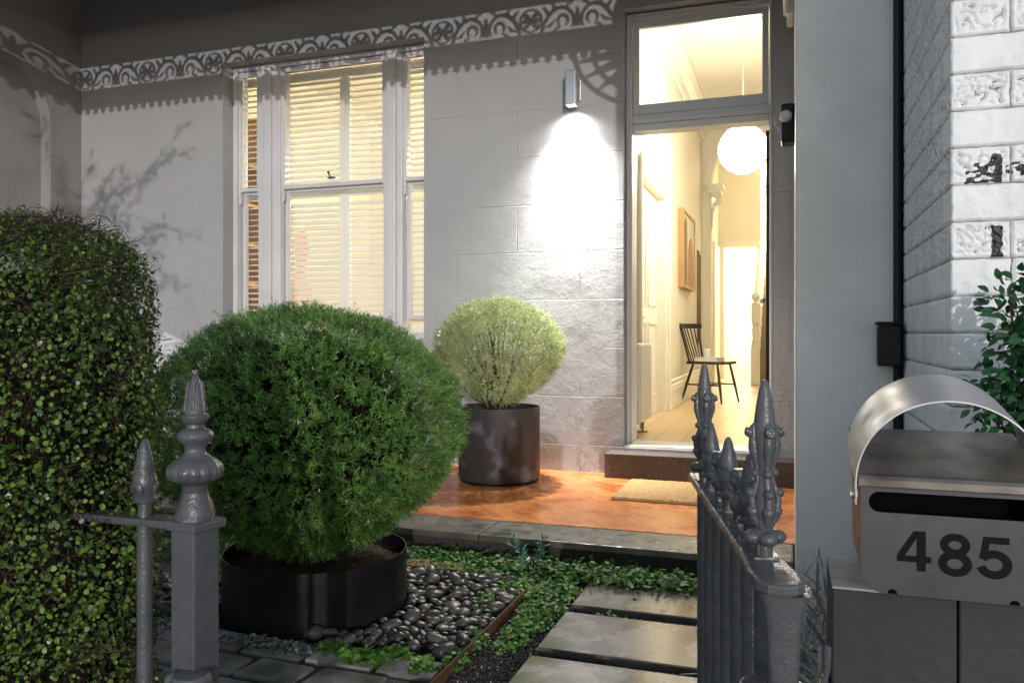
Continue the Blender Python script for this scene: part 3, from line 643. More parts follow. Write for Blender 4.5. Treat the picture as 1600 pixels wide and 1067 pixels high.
# hallway picture
art = thing('framed_print', 'abstract print with tan arch shapes in an oak frame on the hallway wall', 'picture', (-1.2, 9.7, 1.6))
p = MB(); y0, y1, z0, z1, xa, xb = 9.12, 10.25, 1.61, 2.49, -1.199, -1.135
p.box((xa, y0, z0), (xb, y0+.03, z1)); p.box((xa, y1-.03, z0), (xb, y1, z1)); p.box((xa, y0+.03, z0), (xb, y1-.03, z0+.03)); p.box((xa, y0+.03, z1-.03), (xb, y1-.03, z1)); p.build('frame', M['oak'], art)
p = MB(); p.box((xa, y0+.031, z0+.031), (xb-.018, y1-.031, z1-.031)); p.build('paper', mat('print_paper', (.80, .74, .60), .8), art)
p = MB(); p.prism([(9.2, 1.645), (9.55, 1.645), (9.55, 2.2), (9.5, 2.4), (9.4, 2.44), (9.3, 2.36), (9.2, 2.1)], xb-.0175, xb-.016, 'x'); p.build('printed_shape', mat('print_brown', (.26, .17, .11), .8), art)
p = MB(); p.prism([(9.6, 1.645), (10.15, 1.645), (10.15, 1.95), (10.05, 2.15), (9.9, 2.24), (9.75, 2.2), (9.62, 2.05)], xb-.0175, xb-.016, 'x'); p.build('printed_shape', mat('print_tan', (.50, .28, .16), .8), art)
# mirror at the arch
t = thing('wall_mirror', 'narrow gilt framed mirror on the hallway wall behind the chair', 'mirror', (-1.19, 11.2, 1.0))
p = MB(); p.box((-1.199, 11.0, .95), (-1.175, 11.03, 2.2)); p.box((-1.199, 11.25, .95), (-1.175, 11.28, 2.2)); p.box((-1.199, 11.03, .95), (-1.175, 11.25, 1.0)); p.box((-1.199, 11.03, 2.15), (-1.175, 11.25, 2.2))
p.build('frame', M['bronze'], t); p = MB(); p.box((-1.199, 11.031, 1.001), (-1.19, 11.249, 2.149)); p.build('glass', M['mirror'], t)
# spindle chair
def chair():
    t = thing('spindle_chair', 'dark spindle back chair standing against the hallway wall', 'chair', (0, 0, 0))
    s = MB(); s.prism([(-.21,-.20),(-.10,-.225),(.16,-.215),(.23,-.16),(.24,0),(.23,.16),(.16,.215),(-.10,.225),(-.21,.20),(-.235,0)], .43, .462, 'z'); s.build('seat', M['chair_wood'], t, bevel=.012)
    for (x, y, fx, fy) in ((-.15,-.14,-.27,-.20), (-.15,.14,-.27,.20), (.15,-.15,.23,-.21), (.15,.15,.23,.21)):
        s = MB(); s.tube([(x, y, .432), ((x+fx)/2, (y+fy)/2, .22), (fx, fy, 0)], [.013, .017, .010], 10); s.build('leg', M['chair_wood'], t, smooth=True)
    s = MB(); s.tube([(-.21,-.165,.2), (.19,-.175,.2)], .009); s.tube([(-.21,.165,.2), (.19,.175,.2)], .009); s.tube([(0,-.17,.2), (0,.17,.2)], .009); s.build('stretcher', M['chair_wood'], t, smooth=True)
    rl = [(-.31+.05*(abs(y)/.24)**2, y) for y in (-.24,-.16,-.08,0,.08,.16,.24)]
    s = MB(); outl = [(x+.016, y) for x, y in rl] + [(x-.016, y) for x, y in rl[::-1]]; s.prism(outl, .83, .885, 'z'); s.build('top_rail', M['chair_wood'], t, bevel=.006)
    for i in range(7):
        y = -.16 + .32*i/6; yy = -.21 + .42*i/6; xx = -.31+.05*(abs(yy)/.24)**2
        s = MB(); s.tube([(-.19, y, .455), (xx, yy, .835)], .013 if i in (0, 6) else .0075, 8); s.build('spindle', M['chair_wood'], t, smooth=True)
    return t
ch = chair(); ch.location = (-.86, 9.35, ZF+.001); ch.rotation_euler = (0, 0, R(-22)); ch.scale = (1.0, 1.0, 1.0)
t = thing('book', 'pale hardback book lying on the seat of the hallway chair', 'book', (0, 0, 0))
p = MB(); p.box((-.13, -.16, 0), (.13, .10, .006)); p.box((-.13, -.16, .034), (.13, .10, .04)); p.box((-.13, -.16, .006), (-.124, .10, .034)); p.build('cover', M['canvas'], t)
p = MB(); p.box((-.123, -.152, .0065), (.122, .092, .0335)); p.build('pages', M['inner'], t)
t.location = (-.86, 9.32, ZF+.464); t.rotation_euler = (0, 0, R(-15))
t = thing('candle_jar', 'small pale candle jar standing on the book on the chair', 'candle', (0, 0, 0))
p = MB(); p.lathe((0, 0, 0), [(.030, 0), (.036, .006), (.037, .10), (.034, .10), (.033, .01)], 20, capt=True); p.build('jar', M['canvas'], t, smooth=True)
p = MB(); p.lathe((0, 0, .0), [(.032, .012), (.032, .07), (.002, .07), (.002, .085)], 16); p.build('wax', M['inner'], t, smooth=True)
t.location = (-.90, 9.28, ZF+.505)

# ================================================================= THINGS ON THE HOUSE
# wall light
LX, LY = WX(893, 5.36), 5.36; LZ1 = HZ(893, 112, LY); LZ0 = HZ(893, 166, LY)
t = thing('wall_light', 'square brushed metal down light shining on the wall beside the door', 'wall light', (LX, YW, LZ0))
p = MB(); q_ = .034
for (a, b, c, d) in ((-q_, -q_, q_, -q_+.004), (-q_, q_-.004, q_, q_), (-q_, -q_+.004, -q_+.004, q_-.004), (q_-.004, -q_+.004, q_, q_-.004)):
    p.box((LX+a, LY+b, LZ0), (LX+c, LY+d, LZ1-.003))
p.box((LX-q_, LY-q_, LZ1-.003), (LX+q_, LY+q_, LZ1)); p.build('housing', M['aluminium'], t, bevel=.002)
p = MB(); p.box((LX-.045, YW-.018, LZ0+.05), (LX+.045, YW+.001, LZ1-.04)); p.box((LX-.018, LY+q_, LZ0+.09), (LX+.018, YW-.018, LZ0+.13)); p.build('bracket', M['aluminium'], t, bevel=.003)
p = MB(); p.box((LX-q_+.006, LY-q_+.006, LZ0+.05), (LX+q_-.006, LY+q_-.006, LZ0+.055)); p.build('lamp_lens', M['lens'], t)
def spot(name, loc, rot, e, size, blend, rad=.02, col=(1, .96, .90), parent=None):
    d = bpy.data.lights.new(name, 'SPOT'); d.energy = e; d.spot_size = R(size); d.spot_blend = blend; d.shadow_soft_size = rad; d.color = col
    o = bpy.data.objects.new(name, d); COL.objects.link(o); o.location = loc; o.rotation_euler = rot; return o
spot('wall_light_beam', (LX, LY, LZ0-.004), (R(8), 0, 0), 330, 62, 1.0)
spot('wall_light_wash', (LX, LY-.005, LZ0-.005), (R(-14), 0, 0), 150, 110, 1.0)
spot('wall_light_spill', (LX, LY, LZ0-.006), (R(2), 0, 0), 10, 150, 1.0)
# sensor on wing wall
t = thing('security_sensor', 'dark grey security light with a white sensor dome on the wall right of the door', 'sensor', (0, 4.3, 2.3))
sy = 4.25; z0, z1 = HZ(1232, 226, sy), HZ(1232, 166, sy)
p = MB(); p.box((-.052, sy-.06, z0), (.0115, sy+.06, z1)); p.build('housing', M['pot_black'], t, bevel=.01)
p = MB(); p.ball((-.03, sy-.062, (z0+z1)/2+.03), .03, 12, 8); p.build('dome', M['white'], t, smooth=True)
p = MB(); p.tube([(-.05, sy, z1-.01), (-.085, sy, z1-.05), (-.08, sy, z0+.1), (-.05, sy, z0+.06)], .003, 6); p.build('cable', M['white'], t, smooth=True)
# downpipe
t = thing('drain_pipe', 'thin black pipe with a black box end where the grey wall meets white brick', 'pipe', (.33, 2.96, 0))
p = MB(); p.tube([(.333, 2.978, .72), (.333, 2.978, 4.5)], .0135, 12); p.build('pipe', M['black'], t, smooth=True)
p = MB(); p.box((.268, 2.915, .99), (.338, 2.975, 1.125)); p.box((.262, 2.908, 1.126), (.344, 2.982, 1.137)); p.build('junction_box', M['black'], t, bevel=.006)

# ================================================================= NEIGHBOUR'S WHITE BRICK WALL
def brick_wall():
    BARE = []
    mb = MB(); NX = .352; NY = 2.13; CO = .0865; ztop = 4.5
    t = 1.9
    z_ref = HZ(1483, 405, NY)                # top of the plain zone
    def vn(x, y, f, seed): return noise.noise(Vector((x*f + seed, y*f + seed*1.7, seed*.37)))
    def face(s0, s1, z0, z1, fn, tex, seed, patch=None, res=.0032):
        n = max(3, min(60, int((s1-s0)/res))); m = max(3, int((z1-z0)/res)); V = []; k0 = len(mb.v)
        for j in range(m+1):
            for i in range(n+1):
                s = s0 + (s1-s0)*i/n; z = z0 + (z1-z0)*j/m
                e = min(s-s0, s1-s, z-z0, z1-z); d = -.007*max(0, 1-(e+.0005)/.004)**2 if e < .004 else 0
                s2 = s + .0035*vn(s, z, 70, seed+3) * (1 if 0 < i < n else .6); z2 = z + .0015*vn(s, z, 60, seed+9)
                if tex == 1:
                    q = vn(s + .012*vn(s, z, 30, seed), z + .012*vn(s, z, 30, seed+5), 62, seed); a = abs(q)
                    mk = min(1, max(0, (e-.005)/.006)); d -= mk*.0075*max(0, 1-a/.20)**.9; d += mk*.0012*vn(s, z, 120, 1)
                elif tex == 2:
                    q = vn(s, z, 110, seed); d -= .010*max(0, q-.02)*2.2
                else: d += .0012*vn(s, z, 40, seed) + .0006*vn(s, z, 160, seed)
                mb.v.append(fn(s2, z2, d)); BARE.append(patch(s, z) if patch else 0.0)
        for j in range(m):
            for i in range(n):
                s = s0 + (s1-s0)*(i+.5)/n; z = z0 + (z1-z0)*(j+.5)/m
                a = k0 + j*(n+1) + i; mb.f.append((a, a+1, a+n+2, a+n+1)); mb.mi.append(0)
    ff = lambda s, z, d: (s, NY - d, z)
    fl = lambda s, z, d: (NX - d, s, z)
    nrows_dn = int(z_ref/CO)+1; r0 = -nrows_dn; r1 = int((ztop-z_ref)/CO)
    def patch(s, z):
        """how bare of paint: above .5 the dark brick shows"""
        nz = .5*vn(s, z, 60, 2) + .35*vn(s, z, 150, 4); v = 0.0
        def rect(x0, x1, z0, z1, soft=.004):     # soft box, pixels of the photo turned into metres on the wall
            a, b = WX(x0, NY), WX(x1, NY); m_ = (x0+x1)/2; c, d = HZ(m_, z1, NY), HZ(m_, z0, NY)
            return .5 + min(s-a, b-s, z-c, d-z)/soft*.5
        r_ = math.hypot(s-WX(1556, NY), z-HZ(1556, 248, NY)); v = max(v, .5+(.012-r_)/.005*.5 + nz*.5)
        v = max(v, rect(1555, 1567, 246, 288) + nz*.6)
        w1 = rect(1508, 1557, 253, 289); v = max(v, min(w1, .5 + (vn(s, z*1.8, 70, 11)-.0)*2.6) + nz*.3 if w1 > .2 else 0)
        w1 = rect(1571, 1610, 252, 287); v = max(v, min(w1, .5 + (vn(s, z*1.9, 70, 17)-.1)*2.6) + nz*.3 if w1 > .2 else 0)
        v = max(v, rect(1549, 1567, 352, 403) + nz*.7); v = max(v, rect(1520, 1545, 469, 477, .003) + nz*.5)
        return min(1, max(0, v))
    g = .0038
    for r in range(r0, r1):
        z0 = z_ref + r*CO + g/2; z1 = z0 + CO - g; tex_row = (r >= 0 and r % 2 == 0)
        cuts = [NX, NX+.123, NX+.245, NX+.49] if r % 2 == 0 else [NX, NX+.18 if r > 0 else NX+.125, NX+.42]
        for i in range(len(cuts)-1):
            face(cuts[i]+(g/2 if i else 0), cuts[i+1]-g/2, z0, z1, ff, 1 if tex_row else 0, r*7+i, patch)
        if r >= 0:
            q = .11 if r % 2 else .0
            if q: face(NY+.001, NY+q-g/2, z0, z1, fl, 0, r*5, res=.005)
            s = NY + q
            while s < 2.998: 
                e = min(s+.24, 2.998); face(s+g*.2, e-g*.2, z0, z1, fl, 2, r*3, res=.0045) if e-s > .02 else None; s = e
        else:
            s = NY + (.0 if r % 2 else -.06)
            while s < 2.998:
                e = min(s+.12, 2.998); a = max(s, NY+.001)
                if e-a > .02: face(a+g*.2, e-g*.2, z0, z1, fl, 0, r*3+int(s*10), res=.006)
                s = e
    t = thing('brick_wall', 'white painted brick wall with textured courses and bare dark patches', 'wall', (NX, NY, 0))
    bo = mb.build('brick_face', M['brick_white'], t, fix=False); bo.data.shade_smooth()
    at_ = bo.data.attributes.new('bare', 'FLOAT', 'POINT'); at_.data.foreach_set('value', np.array(BARE, dtype=np.float32))
    c = MB(); c.box((NX+.0055, NY+.0055, 0), (1.6, 3.4, ztop)); c.build('mortar', mat('joint_shade_mortar', (.20, .20, .21), .85, var=(.40, .40, .41), vscale=14, bump=.5, bscale=120, bdist=.003), t)  # thin shadows between courses are put into this darker mortar colour
brick_wall()

# ================================================================= LETTERBOX AND PIER
PXL, PYF, PYB, PZ = .054, 1.25, 1.43, .7365
pier = t = thing('gate_pier', 'dark grey rendered pier with a pale cement top beneath the letterbox', 'pier', (PXL, PYF, 0))
xg = WX(1497, PYF)
for a, b in ((PXL, xg-.0012), (xg+.0012, .62)): p = MB(); p.box((a, PYF, 0), (b, PYB, PZ-.004)); p.build('shaft', M['pier'], t, bevel=.003)
p = MB(); p.box((PXL, PYF, PZ-.004), (.62, PYB, PZ)); p.build('cap', M['pier_top'], t, bevel=.0015)
t = thing('letterbox', 'stainless steel letterbox numbered 485 with a curved paper hoop on top', 'letterbox', (.2, 1.3, PZ))
BX0, BX1, BY0, BY1, BZ0, BZ1 = .0885, .311, 1.20, 1.40, .7475, .902
def rrect(x0, x1, z0, z1, rb, rt, n=8):
    P = []
    for (cx, cz, a0, r) in ((x1-rb, z0+rb, -90, rb), (x1-rt, z1-rt, 0, rt), (x0+rt, z1-rt, 90, rt), (x0+rb, z0+rb, 180, rb)):
        P += [(cx + r*math.cos(R(a0+90*i/n)), cz + r*math.sin(R(a0+90*i/n))) for i in range(n+1)]
    return P
def front_with_slot():
    """front plate with a rounded slot: bridge the outline and slot loops"""
    O = rrect(BX0, BX1, BZ0, BZ1, .030, .006, 8); sz0, sz1 = .857, .885; I = rrect(BX0+.010, BX1-.010, sz0, sz1, .0138, .0138, 8)
    n = len(O); mb = MB(); y0, y1 = BY0, BY0+.004
    vs = [(q[0], y0, q[1]) for q in O] + [(q[0], y0, q[1]) for q in I] + [(q[0], y1, q[1]) for q in O] + [(q[0], y1, q[1]) for q in I]
    fs = []
    for i in range(n):
        j = (i+1) % n
        fs += [(i, j, n+j, n+i), (2*n+i, 3*n+i, 3*n+j, 2*n+j), (i, 2*n+i, 2*n+j, j), (n+i, n+j, 3*n+j, 3*n+i)]
    return mb.add(vs, fs)
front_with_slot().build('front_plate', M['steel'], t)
O = rrect(BX0+.002, BX1-.002, BZ0+.002, BZ1-.002, .029, .005, 8); n = len(O)
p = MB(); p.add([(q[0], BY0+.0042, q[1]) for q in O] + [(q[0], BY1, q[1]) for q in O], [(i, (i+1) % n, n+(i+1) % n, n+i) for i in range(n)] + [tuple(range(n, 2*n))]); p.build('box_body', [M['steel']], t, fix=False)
p = MB(); p.box((BX0+.006, BY0+.055, BZ0+.03), (BX1-.006, BY0+.06, BZ1-.006)); p.build('slot_flap', M['void'], t)
# lid: sloped sheet folded over the front edge
lid = MB(); hz = .040
prof = [(1.194, .893), (1.194, .902), (1.197, .9065), (1.203, .9085)] + [(1.203 + .197*k/6, .9085 + hz*k/6) for k in range(1, 7)]
top = prof; bot = [(y+.0012, z-.0022) for y, z in prof][::-1]
lid.prism([(y, z) for y, z in top + bot], BX0-.003, BX1+.003, 'x'); lid.build('lid', M['steel_dirty'], t)
p = MB()
for i in range(2):
    X0 = BX0 if i == 0 else BX1-.003
    p.prism([(1.206, .902), (1.40, .902), (1.40, .943), (1.206, .9045)], X0, X0+.003, 'x')
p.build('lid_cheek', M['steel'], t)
def hoop():
    mb = MB(); xc, r, z0 = (BX0+BX1)/2 - .002, .1165, .894; n = 40; y0, y1 = 1.195, 1.355; V = []
    for i in range(n+1):
        a = math.pi*i/n; 
        for (y, rr) in ((y0, r), (y1, r+.0), (y1, r-.0018), (y0, r-.0018)):
            up = .027*(y-y0)/(y1-y0)
            V.append((xc + rr*math.cos(a)*1.0, y, z0 + rr*math.sin(a) + up))
    fs = []
    for i in range(n):
        for k in range(4): fs.append((i*4+k, i*4+(k+1) % 4, (i+1)*4+(k+1) % 4, (i+1)*4+k))
    mb.add(V, fs)
    for s_ in (-1, 1):
        x = xc + s_*r; mb.box((min(x, x-s_*.002), y0, z0-.028), (max(x, x-s_*.002), y0+.03, z0))
        mb.tube([(x-s_*.004, y0+.014, z0-.016), (x+s_*.006, y0+.014, z0-.016)], .007, 10)
    return mb
hoop().build('paper_hoop', M['steel_bright'], t, smooth=True)
# numerals
def numeral(ch_, px0, px1, pt, pb):
    cu = bpy.data.curves.new('numeral', 'FONT'); cu.body = ch_; cu.extrude = .0006; cu.offset = .0; cu.size = 1
    o = bpy.data.objects.new('tmp', cu); COL.objects.link(o); bpy.context.view_layer.update()
    dg = bpy.context.evaluated_depsgraph_get(); me = bpy.data.meshes.new_from_object(o.evaluated_get(dg)); bpy.data.objects.remove(o)
    co = np.empty(len(me.vertices)*3); me.vertices.foreach_get('co', co); co = co.reshape(-1, 3)
    mn, mx_ = co.min(0), co.max(0); x0, x1 = WX(px0, BY0), WX(px1, BY0); z0, z1 = HZ((px0+px1)/2, pb, BY0), HZ((px0+px1)/2, pt, BY0)
    q = np.empty_like(co); q[:, 0] = x0 + (co[:, 0]-mn[0])/(mx_[0]-mn[0])*(x1-x0); q[:, 2] = z0 + (co[:, 1]-mn[1])/(mx_[1]-mn[1])*(z1-z0)
    q[:, 1] = BY0 - .0002 - (co[:, 2]-mn[2])/(mx_[2]-mn[2])*.0008
    return me, q
def poly_numeral(ch_, px0, px1, pt, pb):
    """bold grotesque numerals drawn as ribbons of constant stroke"""
    x0, x1 = WX(px0, BY0), WX(px1, BY0); z0, z1 = HZ((px0+px1)/2, pb, BY0), HZ((px0+px1)/2, pt, BY0); W_, H_ = x1-x0, z1-z0
    P = lambda u, v: (x0 + u*W_, z0 + v*H_)
    mb = MB(); a, b = BY0-.0012, BY0-.0002; sw = .262*W_
    def rib(pts, w, k=0): mb.ribbon([P(*q) for q in pts], w, a - k*.00012, b)
    def el(cu, cv, ru, rv, a0, a1, n=26): return [(cu+ru*math.cos(R(a0+(a1-a0)*i/n)), cv+rv*math.sin(R(a0+(a1-a0)*i/n))) for i in range(n+1)]
    if ch_ == '4':
        rib([(.71, 0), (.71, 1)], sw); 
        mb.prism([P(.0, .215), P(1.0, .215), P(1.0, .37), P(.0, .37)], a-.00012, b)
        mb.prism([P(.0, .371), P(.22, .371), P(.60, .86), P(.60, 1.0), P(.50, 1.0)], a-.00024, b)
    if ch_ == '8':
        rib(el(.5, .735, .335, .19, 90, 450), sw*.95); rib(el(.5, .285, .385, .215, 90, 450), sw*1.0, 1)
    if ch_ == '5':
        mb.prism([P(.17, .835), P(.93, .835), P(.93, 1.0), P(.17, 1.0)], a, b)
        mb.prism([P(.17, .999), P(.055, .46), P(.255, .43), P(.345, .83)], a-.00012, b)
        rib(el(.48, .33, .40, .255, 150, -165, 28), sw, 2)
    return mb
num = [poly_numeral('4', 1402, 1455, 829, 891), poly_numeral('8', 1467, 1518, 834, 899), poly_numeral('5', 1528, 1581, 839, 903)]
for q in num: q.build('numeral', M['digit'], t, fix=False)
p = MB()
for x in (.128, .272): p = MB(); p.prism([(x+.006*math.cos(R(a)), BZ0+.001+.006*math.sin(R(a))) for a in range(0, 181, 20)], BY0-.001, BY0+.002); p.build('drain_notch', M['void'], t)

# ================================================================= IRON FENCE AND GATE
RZ = .82
FY = 1.0; fx = WX(305, FY)
f = thing('iron_fence', 'dark grey cast iron fence with a finial post left of the path', 'fence', (fx, FY, 0))
p = MB(); h = .0245; c_, s_ = math.cos(R(-12)), math.sin(R(-12))
rot = Matrix.Rotation(R(-8), 3, 'Z')
p.box((fx-h, FY-h, .0), (fx+h, FY+h, RZ-.016), rot, (fx, FY, 0)); post = p.build('post', M['iron'], f, bevel=.003)
k = .00096
pr = [(.0, 585), (5, 588), (9, 600), (13, 620), (16.5, 643), (17, 646), (21, 649), (21.5, 654), (18, 659), (14, 662), (14.5, 668), (22, 671), (27, 676), (28, 681), (25, 688), (18, 692), (15.5, 700), (17, 708), (24, 713), (34, 719), (42, 727), (44, 735), (41, 745), (31, 751), (24, 753), (20, 757), (19.5, 768)]
base_z = HZ(303, 812, FY)
prof = [(max(1e-4, r*k), HZ(303, y, FY)) for r, y in pr][::-1]
p = MB(); p.lathe((fx, FY, 0), [q for q in prof if q[1] > .99 - .1], 48, flute=14, famp=.10, frange=(HZ(303, 746, FY), HZ(303, 716, FY))) if False else p.lathe((fx, FY, 0), prof, 56, flute=14, famp=.07, frange=(HZ(303, 747, FY), HZ(303, 722, FY)))
oct_ = [(30*k, HZ(303, 812, FY)), (30*k, HZ(303, 800, FY)), (27*k, HZ(303, 788, FY)), (21*k, HZ(303, 772, FY)), (20*k, HZ(303, 767, FY))]
p.lathe((fx, FY, 0), oct_, 8)
for a in range(0, 360, 60): p.tube([(fx+.010*math.cos(R(a)), FY+.010*math.sin(R(a)), HZ(303, 596, FY)), (fx+.0165*math.cos(R(a)), FY+.0165*math.sin(R(a)), HZ(303, 642, FY))], .0025, 6)
p.build('finial', M['iron'], post, smooth=True)
p = MB(); p.box((fx-.031, FY-.031, RZ-.0155), (fx+.033, FY+.031, RZ-.001), rot, (fx, FY, 0)); p.build('cap_plate', M['iron'], post, bevel=.003)
p = MB(); p.box((-1.16, FY-.020, RZ-.016), (fx-.031, FY+.022, RZ-.004)); p.build('top_rail', M['iron'], f, bevel=.003)
p = MB(); p.box((-1.16, FY-.016, .12), (fx-.031, FY+.016, .132)); p.build('bottom_rail', M['iron'], f, bevel=.003)
# rounded latch lug low on the post
p = MB(); p.lathe((fx+.022, FY-.035, .585), [(.004, -.03), (.026, -.028), (.030, -.01), (.030, .008), (.024, .016), (.010, .018)], 20); p.ball((fx-.005, FY-.04, .588), .014); p.build('latch_lug', M['iron'], post, smooth=True)

def spear_small(mb, x, y, z, sc=1.0):
    k = .00096*sc
    mb.lathe((x, y, z), [(11*k, 0), (11*k, 22*k), (19*k, 25*k), (20*k, 31*k), (15*k, 36*k), (17*k, 42*k), (21*k, 55*k), (19*k, 68*k), (16*k, 74*k), (17.5*k, 80*k), (13*k, 100*k), (7*k, 124*k), (4*k, 130*k), (.3*k, 132*k)], 20)
    for a in (20, 110, 200, 290):
        c, s_ = math.cos(R(a)), math.sin(R(a)); mb.ball((x+c*16*k, y+s_*16*k, z+50*k), 8*k, 8, 6, (1, 1, 1.7)); mb.ball((x+c*14*k, y+s_*14*k, z+70*k), 5.5*k, 8, 6)
def fence_bar(px):
    x = WX(px, FY); b = MB(); b.tube([(x, FY, .1), (x, FY, RZ-.016)], .0115, 14); o = b.build('bar', M['iron'], f, smooth=True)
    b = MB(); spear_small(b, x, FY, RZ-.004, .95); b.build('spear_tip', M['iron'], o, smooth=True)
for px in (226,): fence_bar(px)

# gate (open, swung towards the house)
G0 = Vector((-.014, .985)); GD = Vector((-.245, 1)).normalized(); GN = Vector((GD.y, -GD.x))
gate = thing('iron_gate', 'dark grey iron gate with ornate spear tops standing open over the path', 'gate', (G0.x, G0.y, 0))
def gp(s, n=0): q = G0 + GD*s + GN*n; return (q.x, q.y)
def gbox(mb, s0, s1, n0, n1, z0, z1):
    P = [gp(s0, n0), gp(s1, n0), gp(s1, n1), gp(s0, n1)]
    mb.prism(P, z0, z1, 'z')
p = MB(); outl = []
hw_ = .030
outl = [gp(.69, -.020), gp(.69, .020), gp(.10, .023), gp(.0, .026), gp(-.024, .023), gp(-.036, .012), gp(-.040, -.004), gp(-.034, -.020), gp(-.018, -.030), gp(.02, -.032), gp(.10, -.026)]
p.prism(outl, RZ-.014, RZ, 'z'); p.build('top_rail', M['iron'], gate, bevel=.004, seg=3)
p = MB(); gbox(p, .0, .67, -.010, .010, .10, .125); p.build('bottom_rail', M['iron'], gate, bevel=.003); p = MB(); gbox(p, .0, .67, -.010, .010, .30, .32); p.build('middle_rail', M['iron'], gate, bevel=.003)
# heel stile: tapered, round at the foot of the visible part
p = MB(); c0_ = gp(-.004, .004)
def rsec(z, a, b, e):   # rounded-square section
    return [(c0_[0] + (abs(math.cos(R(t_)))**e)*a*(1 if math.cos(R(t_)) >= 0 else -1), c0_[1] + (abs(math.sin(R(t_)))**e)*b*(1 if math.sin(R(t_)) >= 0 else -1), z) for t_ in range(0, 360, 15)]
secs = [(RZ-.0145, .030, .028, .5), (RZ-.03, .0235, .023, .5), (RZ-.06, .0195, .020, .5), (RZ-.095, .0178, .018, .5), (RZ-.118, .0165, .017, .6), (RZ-.125, .0175, .0175, 1), (RZ-.14, .015, .015, 1), (.1, .015, .015, 1)]
vs = []; 
for (z, a, b, e) in secs: vs += rsec(z, a, b, e)
n = 24; p.add(vs, [(i*n+q, i*n+(q+1) % n, (i+1)*n+(q+1) % n, (i+1)*n+q) for i in range(len(secs)-1) for q in range(n)] + [tuple(range(n))]); p.build('heel_stile', M['iron'], gate, smooth=True)
def tall_spear(mb, x, y, z, ang=0):
    k = .00082
    mb.tube([(x, y, z), (x, y, z+22*k*1.0)], 14*k, 4)
    mb.lathe((x, y, z), [(12*k, 0), (12*k, 20*k), (20*k, 24*k), (23*k, 31*k), (20*k, 38*k), (12*k, 44*k), (13*k, 60*k), (17*k, 80*k), (14*k, 100*k), (11*k, 120*k), (14*k, 150*k), (17*k, 175*k), (18*k, 195*k), (16*k, 206*k), (13.5*k, 225*k), (9*k, 252*k), (6.5*k, 264*k), (4*k, 269*k), (.3*k, 270*k)], 18)
    for q in range(4):
        a = R(ang + 90*q); c, s_ = math.cos(a), math.sin(a)
        mb.ball((x+c*18*k, y+s_*18*k, z+31*k), 15*k, 10, 8, (1, 1, .75))
        # leaves curling out and knob ends
        mb.tube([(x+c*q_[0]*k, y+s_*q_[0]*k, z+q_[1]*k) for q_ in ((7, 44), (17, 62), (20, 90), (11, 118), (12, 140), (18, 165), (17, 198), (10, 207))], [4*k, 7*k, 6*k, 5*k, 5*k, 7*k, 6*k, 3*k], 8)
        for (rr, zz, rb) in ((22, 98, 8), (15, 128, 7), (23, 190, 8), (18, 70, 9)): mb.ball((x+c*rr*k, y+s_*rr*k, z+zz*k), rb*k, 8, 6)
        mb.tube([(x+c*20*k, y+s_*20*k, z+190*k), (x+c*29*k, y+s_*29*k, z+192*k)], 6.5*k, 8)
def ball_tip(mb, x, y, z):
    k = .00096
    mb.lathe((x, y, z), [(8*k, 0), (8*k, 18*k), (12*k, 22*k), (15*k, 30*k), (12*k, 38*k), (6.5*k, 44*k), (7*k, 52*k), (10*k, 60*k), (13*k, 72*k), (13*k, 80*k), (9*k, 84*k)], 16)
    for q in range(4): 
        a = R(45+90*q); mb.ball((x+9*k*math.cos(a), y+9*k*math.sin(a), z+66*k), 7*k, 8, 6, (1, 1, 1.4))
kinds = ['tall', 'spear', 'ball', 'spear', 'ball', 'spear', 'tall']
for i, kd in enumerate(kinds):
    s = .078 + .0875*i; x, y = gp(s)
    b = MB(); b.tube([(x, y, .1), (x, y, RZ-.0142)], .0135, 16); o = b.build('bar', M['iron'], gate, smooth=True)
    b = MB()
    if kd == 'tall': tall_spear(b, x, y, RZ, 20)
    elif kd == 'spear': spear_small(b, x, y, RZ, .92)
    else: ball_tip(b, x, y, RZ)
    b.box((x-.015, y-.015, RZ), (x+.015, y+.015, RZ+.003), Matrix.Rotation(R(14), 3, 'Z'))
    b.build('spear_tip', M['iron'], o, smooth=True)
    if False:
        x, y = gp(s+.0437); b = MB(); b.tube([(x, y, .1), (x, y, RZ-.0142)], .0095, 12); b.build('bar', M['iron'], gate, smooth=True)
# hinge collar
t = pier
p = MB(); n = 28; zc = .695
cx, cy = c0_[0]-.004, c0_[1]
O = []; I = []
for i in range(n):
    a = 2*math.pi*i/n; O.append((cx-.006 + .040*math.cos(a), cy-.004+.034*math.sin(a))); I.append((c0_[0]+.0175*math.cos(a), c0_[1]+.0175*math.sin(a)))
vs = [(q[0], q[1], zc-.012) for q in O] + [(q[0], q[1], zc) for q in O] + [(q[0], q[1], zc) for q in I] + [(q[0], q[1], zc-.012) for q in I]
fs = []
for r_ in range(4): fs += [(r_*n+i, r_*n+(i+1) % n, ((r_+1) % 4)*n+(i+1) % n, ((r_+1) % 4)*n+i) for i in range(n)]
p.add(vs, fs); p.build('hinge_collar', M['iron'], t, bevel=.003)
p = MB(); p.tube([(cx+.028, cy+.01, zc-.012), (cx+.045, cy+.04, zc-.014), (cx+.052, cy+.075, zc-.006), (cx+.054, cy+.10, zc+.012)], [.0045, .005, .0055, .006], 10); p.build('hinge_arm', M['iron'], t, smooth=True)

